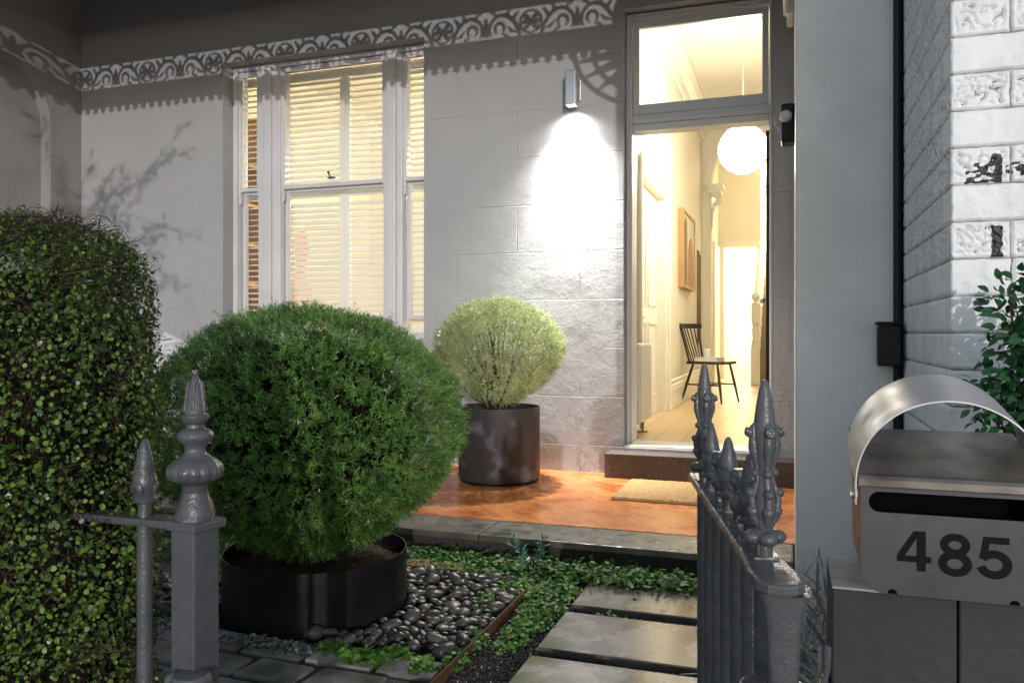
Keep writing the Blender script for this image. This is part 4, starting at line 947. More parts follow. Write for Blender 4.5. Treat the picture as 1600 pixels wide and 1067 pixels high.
# ================================================================= SHRUBS IN POTS
def sprigs(C, O, nl, L, W, spread, sprig_len):
    """needle sprigs: C sprig bases, O directions, nl needles each"""
    K = len(C); t_ = np.linspace(.15, 1, nl)[None, :, None]
    ax = unit(O)[:, None, :]; base = C[:, None, :] + ax * t_ * sprig_len
    rd = rng.normal(size=(K, nl, 3)); rd = unit(rd - (rd*ax).sum(-1, keepdims=True)*ax)
    d = unit(ax*spread + rd); nn = unit(ax - d*(ax*d).sum(-1, keepdims=True) + .3*rng.normal(size=(K, nl, 3)))
    ll = L * rng.uniform(.7, 1.25, size=(K, nl))
    return leaves(base.reshape(-1, 3), d.reshape(-1, 3), nn.reshape(-1, 3), ll.ravel(), W)
def lumpy(d, amp, f, seed):
    out_ = np.zeros(len(d))
    for k in range(5):
        v = np.random.default_rng(seed+k).normal(size=3)*f; out_ += np.sin(d@v*(1+.4*k) + k*1.3)/5
    return 1 + amp*out_*2
def ball_shrub(parent, cen, rx, rz, zcut, leafmat, nsp, L, W, nl, seed, taper, shell=.30, twigs=60, stem_base=None, splen=.03, zdn=1.0):
    d = rand_dir(nsp); rr = lumpy(d, .022, 5, seed)*(1 - shell*rng.power(1.6, nsp)[::-1]*0 - shell*(1-rng.power(3.0, nsp)))
    P = d*rr[:, None]; r3 = np.array([rx, rx, rz]); P = P*r3
    low = P[:, 2] < 0; P[low, 2] *= zdn
    tz = np.clip((cen[2] + P[:, 2] - zcut)/(rz*1.0), 0, 1); sc = taper + (1-taper)*np.sqrt(tz); P[:, 0] *= sc; P[:, 1] *= sc
    P += np.array(cen); keep = P[:, 2] > zcut - .02; P = P[keep]; d = d[keep]
    O = unit(d*.8 + np.array([0, 0, .35]) + .55*rng.normal(size=d.shape))
    V = sprigs(P, O, nl, L, W, .8, splen)
    clump = .22*np.sin(P[:, 0]*19+2*np.sin(P[:, 2]*13))*np.sin(P[:, 2]*23+P[:, 1]*17) + .12*np.sin(P[:, 0]*47+P[:, 2]*41)
    pv = np.repeat(rng.uniform(0, 1, len(P))**1.4*.75+clump, nl) + rng.uniform(0, .35, len(P)*nl)
    np_mesh('foliage', V, 4, leafmat, parent, pv)
    # stems
    m = twigs; sb_ = np.array(stem_base); e = rand_dir(m); e[:, 2] = e[:, 2]*.8 + .15; e = unit(e)
    E = np.array(cen) + e*np.array([rx, rx, rz])*.9; E[:, 2] = np.maximum(E[:, 2], zcut+.04)
    st_ = MB()
    for i in range(m):
        a = Vector(sb_ + np.array([*rng.uniform(-.05, .05, 2), 0])); b = Vector(E[i]); mid = a.lerp(b, .5) + Vector((0, 0, .06))*rng.uniform(-1, 1) + Vector((*rng.uniform(-.03, .03, 2), 0))
        q1 = a.lerp(mid, .6); st_.tube([a, q1, mid, b], [.007, .0055, .004, .0015], 5, cap=False)
    st_.build('stem', M['twig'], parent, fix=False)
    return P
# big dark planter and round shrub
PC = (-1.790, 2.79); PR = .357; PZT = .245
t = thing('potted_shrub', 'large clipped dark green ball shrub in a low wide black steel planter', 'potted plant', (PC[0], PC[1], 0), 'clipped ball shrubs in pots')
p = MB(); p.lathe((PC[0], PC[1], 0), [(PR, .0), (PR, PZT), (PR-.006, PZT), (PR-.006, .02)], 96, capt=False); pl = p.build('planter', M['pot_black'], t, smooth=True)
p = MB(); n = 40; vs = [(PC[0], PC[1], .19)]
for j in range(1, 13):
    for i in range(n): 
        a = 2*math.pi*i/n; r_ = (PR-.008)*j/12; vs.append((PC[0]+r_*math.cos(a), PC[1]+r_*math.sin(a), .185+.018*random.random()))
p.add(vs, [(0, 1+i, 1+(i+1) % n) for i in range(n)] + [(1+j*n+i, 1+(j+1)*n+i, 1+(j+1)*n+(i+1) % n, 1+j*n+(i+1) % n) for j in range(11) for i in range(n)]); p.build('soil', M['soil'], t, fix=False)
cenA = (PC[0]-.040, PC[1], .718)
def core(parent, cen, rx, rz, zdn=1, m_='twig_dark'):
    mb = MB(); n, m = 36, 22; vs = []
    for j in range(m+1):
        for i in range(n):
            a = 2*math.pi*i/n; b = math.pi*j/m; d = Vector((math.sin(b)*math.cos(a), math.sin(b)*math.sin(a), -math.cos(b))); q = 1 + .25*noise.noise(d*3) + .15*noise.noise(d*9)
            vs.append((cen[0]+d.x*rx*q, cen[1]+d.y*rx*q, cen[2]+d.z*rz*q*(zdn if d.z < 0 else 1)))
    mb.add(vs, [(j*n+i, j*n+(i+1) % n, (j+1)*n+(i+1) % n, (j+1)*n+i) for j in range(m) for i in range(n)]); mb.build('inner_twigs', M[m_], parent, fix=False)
PA = ball_shrub(t, cenA, .612, .466, .225, M['rosemary'], 19000, .019, .0030, 11, 3, .72, shell=.20, twigs=80, stem_base=(PC[0], PC[1], .2), splen=.034, zdn=1.02)
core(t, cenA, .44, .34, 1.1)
# a few sprigs standing out of the ball and small white flowers
q = rng.choice(len(PA), 260, replace=False); q = q[np.linalg.norm((PA[q]-np.array(cenA))/np.array([.612, .612, .466]), axis=1) > .93]
if len(q): np_mesh('loose_sprigs', sprigs(PA[q], unit(PA[q]-np.array(cenA)+.12*rng.normal(size=(len(q), 3))), 16, .018, .0028, .7, .075), 4, M['rosemary'], t, rng.uniform(.3, 1, len(q)*16))
fl = PA[rng.choice(len(PA), 400)]; nrm_ = unit(fl-np.array(cenA)); fl = fl[(nrm_[:, 1] < -.3)][:26] + nrm_[(nrm_[:, 1] < -.3)][:26]*.02
V = np.concatenate([leaves(fl, rand_dir(len(fl)), rand_dir(len(fl)), .010, .007, 'round') for _ in range(3)]); np_mesh('blossom', V, 7, M['flower'], t)

# second pot
QC = (WX(780, 4.98), 4.98); QR = .266; QT = .62
potm = mat('weathered_charcoal_pot', (.028, .025, .027), .55, bump=.2, bscale=50, bdist=.003)
nn = potm.node_tree; bb = nn.nodes['Principled BSDF']; tc = N(potm, 'ShaderNodeTexCoord'); ns = N(potm, 'ShaderNodeTexNoise'); ns.inputs['Scale'].default_value = 5.5; ns.inputs['Detail'].default_value = 5; lnk(potm, tc.outputs['Object'], ns.inputs['Vector'])
rp = N(potm, 'ShaderNodeValToRGB'); rp.color_ramp.elements[0].position = .56; rp.color_ramp.elements[0].color = (.030, .027, .030, 1); rp.color_ramp.elements[1].position = .78; rp.color_ramp.elements[1].color = (.20, .20, .22, 1); lnk(potm, ns.outputs['Fac'], rp.inputs[0]); lnk(potm, rp.outputs[0], bb.inputs['Base Color'])
t = thing('potted_shrub', 'smaller lamplit pale green ball shrub in a charcoal cylinder pot on the verandah', 'potted plant', (QC[0], QC[1], VZ), 'clipped ball shrubs in pots')
p = MB(); p.lathe((QC[0], QC[1], VZ+.001), [(QR-.03, 0), (QR-.03, .012), (QR-.008, .016), (QR, .03), (QR, QT-VZ), (QR-.012, QT-VZ), (QR-.012, .3)], 80, capt=False); p.build('pot', potm, t, smooth=True)
p = MB(); p.lathe((QC[0], QC[1], QT-.05), [(QR-.013, 0), (.12, .01), (.001, .02)], 30); p.build('soil', M['soil'], t, smooth=True)
p = MB(); p.lathe((QC[0], QC[1], VZ+.0005), [(QR-.016, 0), (QR-.008, .014), (QR-.012, .014), (QR-.02, .001)], 60, capt=False); p.build('saucer', M['pot_black'], t, smooth=True)
cenB = (QC[0], QC[1], .985)
PB_ = ball_shrub(t, cenB, .42, .335, QT, M['pale_lamplit_leaf'], 11000, .014, .0036, 9, 9, .50, shell=.34, twigs=45, stem_base=(QC[0], QC[1], .58), splen=.03, zdn=1.05)
fl = PB_[rng.choice(len(PB_), 300)]; nrm_ = unit(fl-np.array(cenB)); kk = (nrm_[:, 1] < -.4) & (nrm_[:, 0] < .1); fl = (fl + nrm_*.02)[kk][:22]
V = np.concatenate([leaves(fl, rand_dir(len(fl)), rand_dir(len(fl)), .018, .012, 'round') for _ in range(3)]); np_mesh('blossom', V, 7, M['flower'], t)

# ================================================================= HEDGE
def hedge():
    t = thing('hedge', 'tall wiry hedge of small round leaves rising behind the iron fence', 'hedge', (-2.0, 1.15, 0))
    zt = 1.305
    # outline of the front and the slanting end, as a polyline with rounded corner
    O = [(-2.6, .930), (-1.10, .930), (-1.03, .940), (-1.002, .972), (-1.035, 1.08), (-1.115, 1.17), (-1.18, 1.26), (-1.24, 1.31), (-1.35, 1.33), (-1.6, 1.335)]
    O = np.array(O); seg = O[1:]-O[:-1]; ln = np.linalg.norm(seg, axis=1); cum = np.concatenate([[0], np.cumsum(ln)]); tot = cum[-1]
    nr = np.stack([seg[:, 1], -seg[:, 0]], 1)/ln[:, None]
    def along(s_):
        k = np.clip(np.searchsorted(cum, s_, side='right')-1, 0, len(seg)-1); f_ = (s_-cum[k])/ln[k]; return O[k]+seg[k]*f_[:, None], nr[k]
    def topz(x): return zt + .022*np.sin(x*7) + .014*np.sin(x*19+1) - .12*np.clip((x+1.34)/.30, 0, 1)**2.2
    def surf(K, ptop=.16):
        kind = rng.uniform(0, 1, K) < ptop; P = np.zeros((K, 3)); Nn = np.zeros((K, 3)); n = (~kind).sum()
        p2, n2 = along(cum[1]-(1.25)*1 + rng.uniform(0, 1, n)*(tot-cum[1]+1.25)); P[~kind, :2] = p2; P[~kind, 2] = rng.uniform(0, 1, n)*topz(p2[:, 0]); Nn[~kind, :2] = n2
        edge = np.clip((P[:, 2]-(topz(P[:, 0])-.12))/.12, 0, 1)*(~kind); P[:, :2] -= Nn[:, :2]*(.05*edge**2)[:, None]; Nn[:, 2] += edge
        n = kind.sum(); x = rng.uniform(-2.4, -1.08, n); v = rng.uniform(0, 1, n); y0 = .99+.02*v; y1 = np.where(x < -1.24, 1.32, 1.31-(x+1.24)*1.6); y = y0+(y1-y0)*v
        P[kind] = np.stack([x, y, topz(x)-.05*(2*v-1)**4], 1); Nn[kind] = (0, 0, 1)
        return P, unit(Nn)
    K = 105000; P, Nn = surf(K)
    P -= Nn*(rng.exponential(.026, K)-.014)[:, None]; P += .007*rng.normal(size=P.shape)
    bul = .012*np.sin(P[:, 2]*9+P[:, 0]*6)+.009*np.sin(P[:, 2]*23-P[:, 0]*15); P += Nn*bul[:, None]
    dens = np.sin(P[:, 0]*41+np.sin(P[:, 2]*17)*2)*np.sin(P[:, 2]*37+np.sin(P[:, 0]*23)*2); keep = rng.uniform(-1, 1, K) < dens*.7+.5
    P, Nn = P[keep], Nn[keep]; K = len(P)
    d = unit(rng.normal(size=(K, 3))+np.array([0, 0, -.2])); nf = unit(Nn*1.0+np.array([0, 0, .5])+.7*rng.normal(size=(K, 3)))
    sz = .0045 + .0068*rng.beta(1.4, 2.2, K); V = leaves(P, d, nf, sz, sz*.92, 'round'); v = rng.beta(1.2, 3.0, K) + np.where(P[:, 2] < .8, .08, 0)
    np_mesh('foliage', V, 7, M['hedge_leaf'], t, v)
    K = 8000; P, Nn = surf(K, .30); P -= Nn*(rng.exponential(.024, K)-.010)[:, None]
    d = unit(rng.normal(size=(K, 3))*np.array([1, .5, 1])-Nn*.1); L = rng.uniform(.02, .10, K); d -= Nn*(d*Nn).sum(1, keepdims=True)*.7
    cv = .014*rng.normal(size=(K, 3)); m = 5; pth = np.stack([P+d*(L*(i/(m-1)-.5))[:, None]+cv*(1-(2*i/(m-1)-1)**2) for i in range(m)], 1)
    np_mesh('twigs', ribbons_np(pth, .0011), 4, M['twig'], t, np.tile(np.repeat(rng.uniform(0, 1, K)**3, m-1), 2))
    mb = MB()
    for i in range(230):
        if i < 130:
            x = rng.uniform(-2.2, -1.10); a = Vector((x, rng.uniform(1.0, 1.25)-.12*max(0, (x+1.3)/.2), topz(x)-.03)); dd = Vector((rng.uniform(-1, 1.2), rng.uniform(-.5, .5), rng.uniform(.1, .8))).normalized()
        else:
            q = O[rng.integers(3, 7)]; a = Vector((q[0]-.02, q[1], rng.uniform(.1, 1.2))); dd = Vector((1, rng.uniform(-.7, .7), rng.uniform(-.5, .8))).normalized()
        L = rng.uniform(.02, .06)*(1 if i < 130 else .65); b = a+dd*L; c = b+(dd+Vector((.3, 0, rng.uniform(-.8, .4)))).normalized()*L*.5
        mb.tube([a-dd*.05, a, b, c], [.0011, .0010, .0008, .0005], 4, cap=False)
    mb.tube([(-1.30, 1.0, 1.2), (-1.315, 1.0, 1.31), (-1.325, 1.0, 1.37), (-1.322, 1.0, 1.40)], [.0022, .0018, .0013, .0008], 5)
    mb.tube([(-1.42, 1.05, 1.27), (-1.33, 1.05, 1.305), (-1.22, 1.05, 1.30), (-1.12, 1.05, 1.26), (-1.05, 1.05, 1.225)], [.0020, .0018, .0016, .0013, .0008], 5)
    tag(mb.build('loose_twigs', M['twig'], t, fix=False), kind='stuff')
    # inside of the hedge: dark old wood
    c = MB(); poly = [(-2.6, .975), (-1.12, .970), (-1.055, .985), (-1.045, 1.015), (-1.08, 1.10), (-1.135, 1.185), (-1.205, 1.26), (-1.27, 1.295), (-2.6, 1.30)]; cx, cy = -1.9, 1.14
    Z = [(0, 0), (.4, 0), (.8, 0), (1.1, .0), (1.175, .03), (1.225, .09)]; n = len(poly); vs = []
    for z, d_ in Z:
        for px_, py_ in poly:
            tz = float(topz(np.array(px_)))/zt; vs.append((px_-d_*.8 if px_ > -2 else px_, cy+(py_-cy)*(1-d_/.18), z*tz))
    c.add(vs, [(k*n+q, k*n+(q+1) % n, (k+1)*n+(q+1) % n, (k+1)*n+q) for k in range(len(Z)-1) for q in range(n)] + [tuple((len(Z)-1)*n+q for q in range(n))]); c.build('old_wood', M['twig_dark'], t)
hedge()

# ================================================================= GARDEN FLOOR
# stepping slabs
names = ['far bluestone paving slab nearest the verandah, half hidden by the gate', 'middle wet bluestone paving slab in the black gravel path', 'near wet bluestone paving slab at the bottom edge of the photo', 'nearest bluestone paving slab just inside the gate']
for (y0, y1), lb in zip(((3.09, 3.41), (2.63, 3.005), (2.19, 2.56), (1.75, 2.12)), names):
    b = MB(); b.box((-.822, y0, .002), (-.005, y1, .032)); tag(b.build('paving_slab', M['bluestone'], bevel=.004), lb, 'paving slab', 'bluestone slabs of the path')
# steel edging
b = MB(); b.add([(-1.030, 1.25, 0), (-1.024, 1.25, 0), (-1.024, 1.25, .045), (-1.030, 1.25, .045), (-1.040, 3.42, 0), (-1.034, 3.42, 0), (-1.034, 3.42, .045), (-1.040, 3.42, .045)], ((0,1,2,3),(7,6,5,4),(0,4,5,1),(1,5,6,2),(2,6,7,3),(3,7,4,0)))
tag(b.build('garden_edging', M['rust']), 'rusty steel strip edging between the pebbles and the black gravel', 'edging')
# black gravel
def chips(K, x0, x1, y0, y1, size, z0, zamp, skip=None):
    P = np.stack([rng.uniform(x0, x1, K), rng.uniform(y0, y1, K), z0 + rng.uniform(0, zamp, K)], 1)
    if skip is not None: P = P[~skip(P)]
    K = len(P); s = size*rng.uniform(.6, 1.3, (K, 1)); A = unit(rng.normal(size=(K, 3))); B = unit(np.cross(A, rng.normal(size=(K, 3)))); C = np.cross(A, B)
    a, b, c = A*s, B*s*.75, C*s*.6; v = [P+a, P+b, P-a, P-b, P+c, P-c]
    tri = [(0,1,4),(1,2,4),(2,3,4),(3,0,4),(1,0,5),(2,1,5),(3,2,5),(0,3,5)]
    V = np.stack([np.stack([v[i], v[j], v[k]], 1) for i, j, k in tri], 1).reshape(-1, 3, 3)
    return V, np.repeat(rng.uniform(0, 1, K)**2, 8)
V, va = chips(26000, -1.02, .03, 1.6, 3.45, .0052, .004, .010, lambda P: (P[:, 0] > -.80) & (((P[:, 1] > 3.10) & (P[:, 1] < 3.40)) | ((P[:, 1] > 2.64) & (P[:, 1] < 2.995)) | ((P[:, 1] > 2.20) & (P[:, 1] < 2.55)) | ((P[:, 1] > 1.76) & (P[:, 1] < 2.11))))
tag(np_mesh('gravel', V, 3, M['gravel'], None, va), 'fine black gravel around the paving slabs', 'gravel', kind='stuff')
# setts
b = MB(); random.seed(3)
b.box((-2.9, 1.05, .0), (-1.045, 2.36, .010)); tag(b.build('paving_bed', M['mortar']), kind='structure')
b = MB(); y = 1.3; row = 0
while y < 2.3:
    x = -1.06 - (.13 if row % 2 else 0); 
    while x > -2.8:
        w_ = .24*random.uniform(.85, 1.1); dz = random.uniform(-.004, .004)
        o = [(x-.008+random.uniform(-.006, .006), y+.008), (x-.010, y+.145+random.uniform(-.01, .008)), (x-w_+.02, y+.15), (x-w_+.01+random.uniform(-.006, .006), y+.01)]
        b.prism(o, -.02, .024+dz, 'z'); x -= w_
    y += .165; row += 1
tag(b.build('paving', M['sett'], bevel=.007), kind='structure')
# river pebbles
pm = mat('river_pebble', (.020, .019, .020), .38, var=(.095, .088, .082), vscale=2.2, bump=.1, bscale=30, bdist=.003)
nn = pm.node_tree; oi = N(pm, 'ShaderNodeObjectInfo'); lnk(pm, oi.outputs['Random'], nn.nodes[pm['ramp']].inputs[0]); nn.nodes[pm['ramp']].color_ramp.elements[0].position = 0; nn.nodes[pm['ramp']].color_ramp.elements[1].position = 1
pebs = []
for v in range(6):
    bm = bmesh.new(); bmesh.ops.create_icosphere(bm, subdivisions=3, radius=1)
    sx_, sy_, sz_ = random.uniform(.8, 1.15), random.uniform(.62, .85), random.uniform(.45, .65)
    for q in bm.verts:
        n_ = q.co.copy(); k_ = 1 + .16*noise.noise(n_*1.1 + Vector((v*7, 3, 1))); q.co = Vector((n_.x*sx_*k_, n_.y*sy_*k_, n_.z*sz_*k_))
    me = bpy.data.meshes.new('pebble'); bm.to_mesh(me); bm.free(); me.shade_smooth(); me.materials.append(pm); pebs.append(me)
def in_pebble_zone(x, y):
    if math.hypot(x-PC[0], y-PC[1]) < PR + .02: return False
    if x > -1.05 - .02 or x < -2.62 or y > 3.36: return False
    edge = 2.46 + .03*math.sin(x*9)
    return y > edge
PX_, cnt, tries = [], 0, 0
random.seed(11)
while cnt < 290 and tries < 200000:
    tries += 1
    x = random.uniform(-1.9, -1.06) if random.random() < .9 else random.uniform(-2.6, -1.9); y = random.uniform(2.43, 3.3)
    if not in_pebble_zone(x, y): continue
    if x < -1.9 and y > 2.95: continue
    r_ = random.uniform(.017, .036) if random.random() < .8 else random.uniform(.034, .044)
    lvl = 0
    ok = True
    for (a, b_, c, l) in PX_:
        d = math.hypot(a-x, b_-y)
        if d < (r_ + c)*.66: ok = False; break
    if not ok: continue
    PX_.append((x, y, r_, 0)); cnt += 1
    o = bpy.data.objects.new('pebble', random.choice(pebs)); COL.objects.link(o)
    o.location = (x, y, .016 + r_*.45 + random.uniform(0, .012)); o.scale = (r_, r_, r_); o.rotation_euler = (random.uniform(-.4, .4), random.uniform(-.4, .4), random.uniform(0, 6.28))
    tag(o, 'smooth dark river pebble lying in the bed beside the low black planter', 'pebble', 'dark river pebbles beside the planter')
# lower layer of pebbles, seen between the others
bm = bmesh.new(); ico = []
mb = MB(); bmesh.ops.create_icosphere(bm, subdivisions=2, radius=1); iv = [v.co.copy() for v in bm.verts]; ifc = [tuple(v.index for v in f_.verts) for f_ in bm.faces]; bm.free()
for i in range(900):
    x = random.uniform(-2.6, -1.05); y = random.uniform(2.42, 3.34)
    if not in_pebble_zone(x, y): continue
    r_ = random.uniform(.012, .024); rot_ = Matrix.Rotation(random.uniform(0, 6.28), 3, 'Z'); mb.add([Vector((x, y, .012)) + rot_ @ Vector((v.x*r_, v.y*r_*.75, v.z*r_*.6)) for v in iv], ifc)
tag(mb.build('small_pebbles', pm, smooth=True, fix=False), 'small dark pebbles filling the gaps below the larger ones', 'pebbles', kind='stuff')

# ground covers
def cover(name, label, pts, m_, size, height, cat='ground cover', vb=0.0, parent=None):
    K = len(pts); h_ = rng.uniform(.15, 1, K)**.8*height*pts[:, 2]
    c = np.stack([pts[:, 0], pts[:, 1], h_+.008], 1); d = unit(np.concatenate([rng.normal(size=(K, 2)), .25*rng.normal(size=(K, 1))], 1)); nf = unit(np.array([0, -.25, 1]) + .45*rng.normal(size=(K, 3)))
    sz = size*rng.uniform(.6, 1.25, K); V = leaves(c, d, nf, sz, sz*.95, 'round')
    o = np_mesh(name, V, 7, m_, None, np.clip(rng.beta(1.5, 2.2, K)+vb, 0, 1)); tag(o, label, cat, kind='stuff')
    return o
def blob_pts(specs, n):
    out_ = []; A = sum(a*b for _, _, a, b, _ in specs)
    for (cx, cy, rx, ry, w_) in specs:
        k_ = int(n*rx*ry/A*w_); a = rng.uniform(0, 2*math.pi, k_); r_ = np.sqrt(rng.uniform(0, 1, k_)); fall = 1-.75*r_**2
        out_.append(np.stack([cx+rx*r_*np.cos(a)*(1+.15*np.sin(5*a)), cy+ry*r_*np.sin(a)*(1+.15*np.cos(4*a)), fall], 1))
    return np.concatenate(out_)
row = np.stack([rng.uniform(-2.6, .0, 5200), 3.50+.075*rng.normal(size=5200), rng.uniform(.5, 1, 5200)], 1); row = row[(row[:, 1] < 3.64)]
row2 = np.stack([rng.uniform(-1.25, .0, 1800), 3.44+.05*rng.normal(size=1800), rng.uniform(.5, 1, 1800)], 1)
cover('dense_creeper', 'green round leaved creeper growing along the foot of the verandah edge', np.concatenate([row, row2]), M['ivy_leaf'], .021, .075)
pts = blob_pts([(-1.08, 3.25, .13, .20, 1.1), (-.93, 3.22, .10, .2, 1.2), (-.92, 2.98, .085, .2, 1.1), (-.93, 2.75, .06, .16, .9), (-1.14, 3.0, .07, .16, .7), (-1.06, 2.62, .05, .12, .9), (-1.05, 2.45, .04, .08, .9), (-1.4, 3.36, .25, .06, .8), (-.6, 3.03, .10, .012, .5)], 4200)
cover('creeper', 'bright green creeper spilling over the rusty edging towards the slabs', pts, M['ivy_leaf'], .018, .05, vb=.22)
pts = blob_pts([(-1.34, 2.37, .10, .055, 1.2), (-1.25, 2.44, .07, .04, 1), (-1.47, 2.40, .07, .04, 1), (-1.13, 2.37, .05, .05, 1)], 700)
cover('clover_patch', 'bright green round leaved clover patch between planter, pebbles and paving', pts, M['ivy_leaf'], .022, .045, vb=.3)
pts = blob_pts([(-1.95, 2.36, .14, .05, 1), (-1.75, 2.37, .12, .04, 1), (-1.60, 2.36, .10, .035, 1), (-2.15, 2.42, .12, .05, .9)], 1900)
cover('silver_creeper', 'silvery grey creeper at the front foot of the low black planter', pts, M['silver_leaf'], .013, .04)
pts = blob_pts([(-2.6, 2.4, .35, .35, 1), (-2.5, 3.3, .5, .2, 1), (-2.2, 1.9, .3, .2, .6), (-1.55, 1.75, .2, .25, .8)], 5200)
cover('shaded_groundcover', 'dark green ground cover between the hedge and the round shrub', pts, M['ivy_leaf'], .02, .09, vb=-.1)
# flat sandstone chunk behind the pebbles
b = MB(); b.prism([(-1.72, 3.33), (-1.38, 3.33), (-1.33, 3.39), (-1.42, 3.45), (-1.70, 3.44)], .0, .045, 'z'); tag(b.build('edging_stone', mat('sandstone', (.24, .15, .08), .8, var=(.13, .08, .05), vscale=12, bump=.5, bscale=60, bdist=.004), bevel=.008), 'tan sandstone block lying behind the pebbles under the creeper', 'stone')
# rosemary-like sprig by the verandah edge
t = thing('young_plant', 'small blue green plant with narrow upright leaves before the verandah edge', 'plant', (WX(832, 3.42), 3.42, 0))
bx = WX(832, 3.42); V = []
for i in range(7):
    top = np.array([bx+rng.uniform(-.10, .10), 3.42+rng.uniform(-.06, .06), rng.uniform(.13, .23)]); b0 = np.array([bx, 3.42, .01])
    K = 16; tt = np.linspace(.35, 1, K)[:, None]; c = b0 + (top-b0)*tt; V.append(leaves(c, rand_dir(K)*.8+np.array([0, 0, .7]), rand_dir(K), .042, .0085))
V = np.concatenate(V); np_mesh('foliage', V, 4, mat('blue_green_leaf', (.05, .13, .10), .4, var=(.16, .30, .22), attr='var'), t, rng.uniform(0, 1, len(V)))
mb = MB(); mb.tube([(bx, 3.42, 0), (bx+.01, 3.42, .14)], .003, 6); mb.build('stem', M['twig'], t)

# strappy plant between gate and pier
t = thing('strappy_plant', 'grey strappy leaved plant growing between the gate and the pier', 'plant', (.12, 1.85, 0))
K = 620; base = np.stack([rng.uniform(-.02, .30, K), rng.uniform(1.50, 2.75, K), rng.uniform(0, .30, K)], 1); d = unit(np.stack([.8*rng.normal(size=K), .6*rng.normal(size=K), np.abs(rng.normal(size=K))+.7], 1)); L = rng.uniform(.12, .34, K)
m = 5; bend = np.stack([d[:, 0], d[:, 1], -.9*np.ones(K)], 1); W_ = rng.uniform(.006, .012, K)[:, None]
prev = None; quads = []
side = unit(np.cross(d, rng.normal(size=(K, 3))))
for i in range(m+1):
    s = i/m; p_ = base + d*(L*s)[:, None] + bend*(L*s*s*.35)[:, None]; w_ = W_*(1-s**2.5)+.0006
    cur = (p_-side*w_/2, p_+side*w_/2)
    if prev is not None: quads.append(np.stack([prev[0], prev[1], cur[1], cur[0]], 1))
    prev = cur
V = np.concatenate(quads); np_mesh('foliage', V, 4, M['strap_leaf'], t, np.tile(rng.uniform(0, 1, K), m))
t = thing('brick_stub', 'low stack of grey weathered bricks beside the dark pier', 'bricks', (.04, 1.30, 0))
for k_ in range(8):
    b = MB(); b.box((.037+.002*(k_ % 2), 1.29, .075*k_+.001), (.0525, 1.40, .075*k_+.071)); b.build('brick', M['pier_top'], t, bevel=.004)

# leafy bush behind the letterbox
t = thing('leafy_bush', 'glossy dark green bush in front of the white brick wall behind the letterbox', 'bush', (.52, 1.78, 0))
K = 2600; a = rand_dir(K)*rng.uniform(.35, 1, (K, 1))*np.array([.17, .15, .23]); P = a + np.array([.50, 1.80, 1.02]); P[:, 0] += .02*np.sin(P[:, 2]*25)
d = unit(a/np.array([.17, .15, .23]) + np.array([-.1, 0, -.1]) + .7*rng.normal(size=(K, 3))); nf = unit(np.array([-.2, -.5, .8]) + .5*rng.normal(size=(K, 3)))
L = rng.uniform(.018, .034, K)
def pointed(c, d, nrm, L, W):
    d = unit(d); s = unit(np.cross(d, nrm)); up = np.cross(s, d); L = L[:, None]; W = W[:, None]
    pr = [(0, 0), (.25, .38), (.55, .5), (.82, .28), (1, 0), (.82, -.28), (.55, -.5), (.25, -.38)]
    return np.stack([c + d*L*u + s*W*v + up*(abs(v)*.25*L - .25*L*u*u) for u, v in pr], 1)
np_mesh('foliage', pointed(P, d, nf, L, L*.5), 8, M['gloss_leaf'], t, rng.beta(1.3, 2.5, K))
mb = MB()
for i in range(26):
    e = Vector(P[i*17]); mb.tube([(.52+rng.uniform(-.04, .04), 1.80, .0), ((.52+e.x)/2, 1.8, .6), tuple(e)], [.006, .005, .0015], 6, cap=False)
mb.build('stem', M['twig'], t, fix=False)

# ================================================================= VERANDAH THINGS
t = thing('doormat', 'tan coir doormat on the orange tiles before the door step', 'doormat', (-.6, 4.85, VZ))
mx0, mx1, my0, my1 = -.985, -.20, 4.58, 5.20; n, m = 150, 110
vs = [(mx0+(mx1-mx0)*i/n + random.uniform(-.0015, .0015), my0+(my1-my0)*j/m, VZ+.004+ (0 if i in (0, n) or j in (0, m) else .014+random.uniform(-.003, .003))) for j in range(m+1) for i in range(n+1)]
p = MB(); p.add(vs, [(j*(n+1)+i, j*(n+1)+i+1, (j+1)*(n+1)+i+1, (j+1)*(n+1)+i) for j in range(m) for i in range(n)]); p.build('pile', M['coir'], t, fix=False)
p = MB(); p.box((mx0-.001, my0-.001, VZ+.001), (mx1+.001, my1+.001, VZ+.0045)); p.build('backing', M['rust'], t)
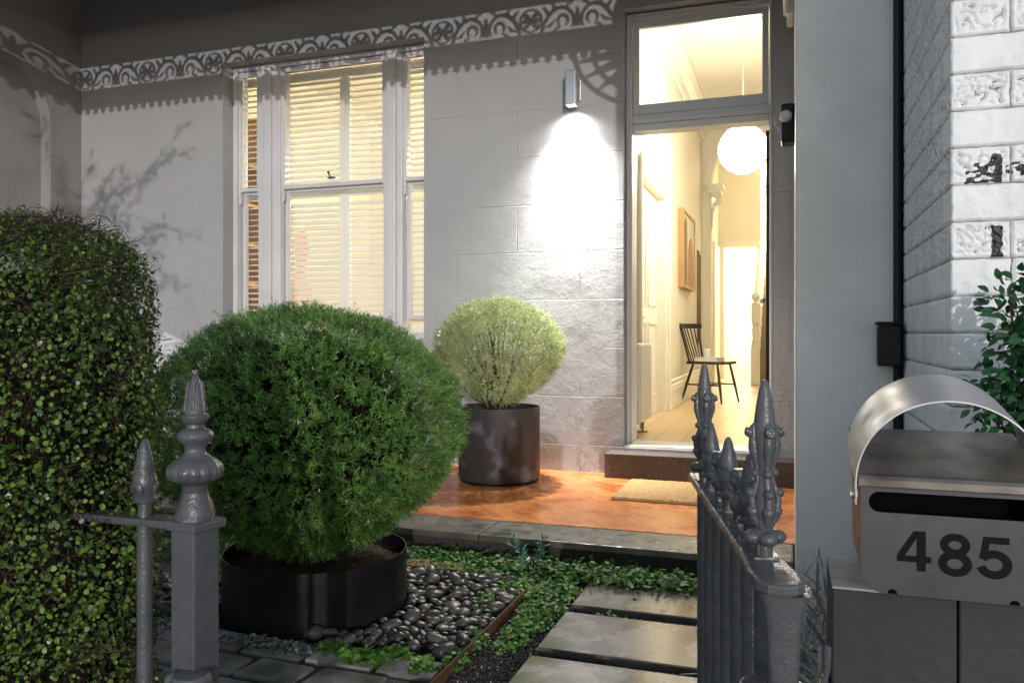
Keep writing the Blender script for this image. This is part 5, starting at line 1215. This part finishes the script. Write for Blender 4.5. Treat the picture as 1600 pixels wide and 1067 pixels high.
# outdoor seat with cushions
sx0 = WX(254, 4.75)
t = thing('outdoor_armchair', 'white outdoor armchair half hidden behind the round shrub', 'armchair', (sx0, 4.8, VZ))
p = MB()
for (x, y) in ((sx0-.35, 4.5), (sx0+.35, 4.5), (sx0-.35, 5.15), (sx0+.35, 5.15)):
    q = MB(); q.tube([(x, y, VZ+.001), (x, y, VZ+.36)], .018, 10); q.build('leg', M['white'], t, smooth=True)
p.box((sx0-.38, 4.46, VZ+.361), (sx0+.38, 5.18, VZ+.42)); p.build('seat_frame', M['white'], t, bevel=.01)
p = MB(); p.box((sx0-.38, 5.10, VZ+.421), (sx0+.38, 5.17, VZ+.68)); p.build('backrest', M['white'], t, bevel=.02)
def cushion(mb, c, w_, h_, d_, rot):
    n = 14; vs = []
    for sg in (-1, 1):
        for j in range(n+1):
            for i in range(n+1):
                u, v = 2*i/n-1, 2*j/n-1; th = d_/2*((1-u**4)*(1-v**4))**.5; pin = 1-.10*(1-abs(u))**.8*abs(v) - .0; pin2 = 1-.10*(1-abs(v))**.8*abs(u)
                q = Vector((u*w_/2*pin2, sg*th, v*h_/2*pin)); q = rot @ q + Vector(c); vs.append(q)
    k_ = (n+1)**2; f_ = [(j*(n+1)+i, j*(n+1)+i+1, (j+1)*(n+1)+i+1, (j+1)*(n+1)+i) for j in range(n) for i in range(n)]
    mb.add(vs, f_ + [tuple(q+k_ for q in g2)[::-1] for g2 in f_])
for (dx, dy, a, lb) in ((-.10, .0, 14, 'white square cushion leaning behind the front one on the outdoor armchair'), (.09, -.10, -10, 'white square cushion at the front of the outdoor armchair')):
    p = MB(); cushion(p, (sx0+dx, 5.0+dy, VZ+.70), .46, .46, .14, Matrix.Rotation(R(a), 3, 'Y') @ Matrix.Rotation(R(-14), 3, 'X')); o = p.build('cushion', M['canvas'], smooth=True); tag(o, lb, 'cushion', 'white cushions on the armchair')

# ================================================================= STREET TREE (outside the frame; its branches shade the left wall)
t = thing('street_tree', 'thin leaved street tree beyond the left edge of the picture', 'tree', (-3.6, .45, 0))
mb = MB(); mb.tube([(-4.3, .45, 0), (-4.2, .5, 1.2), (-4.0, .6, 2.2), (-3.7, .8, 2.6)], [.05, .042, .034, .02], 12); mb.build('trunk', M['twig'], t, smooth=True)
mb = MB(); V = []
for i in range(26):
    a = Vector((-3.8, .8, 2.2+.03*i)); e = Vector((-3.45+rng.uniform(-.9, .75), 1.0+rng.uniform(-.3, .3), rng.uniform(2.15, 3.45))); mb.tube([a, a.lerp(e, .5)+Vector((0, 0, .05)), e], [.008, .005, .002], 5)
    K = 24; tt = rng.uniform(.55, 1.05, K)[:, None]; c = np.array(a)+(np.array(e)-np.array(a))*tt; V.append(leaves(c, unit(np.array(e-a))*.8+.7*rng.normal(size=(K, 3))+np.array([0, 0, -.3]), rand_dir(K), rng.uniform(.09, .15, K), .022))
mb.build('branches', M['twig'], t, fix=False); V = np.concatenate(V); np_mesh('crown', V, 4, M['gloss_leaf'], t, rng.uniform(0, 1, len(V)))
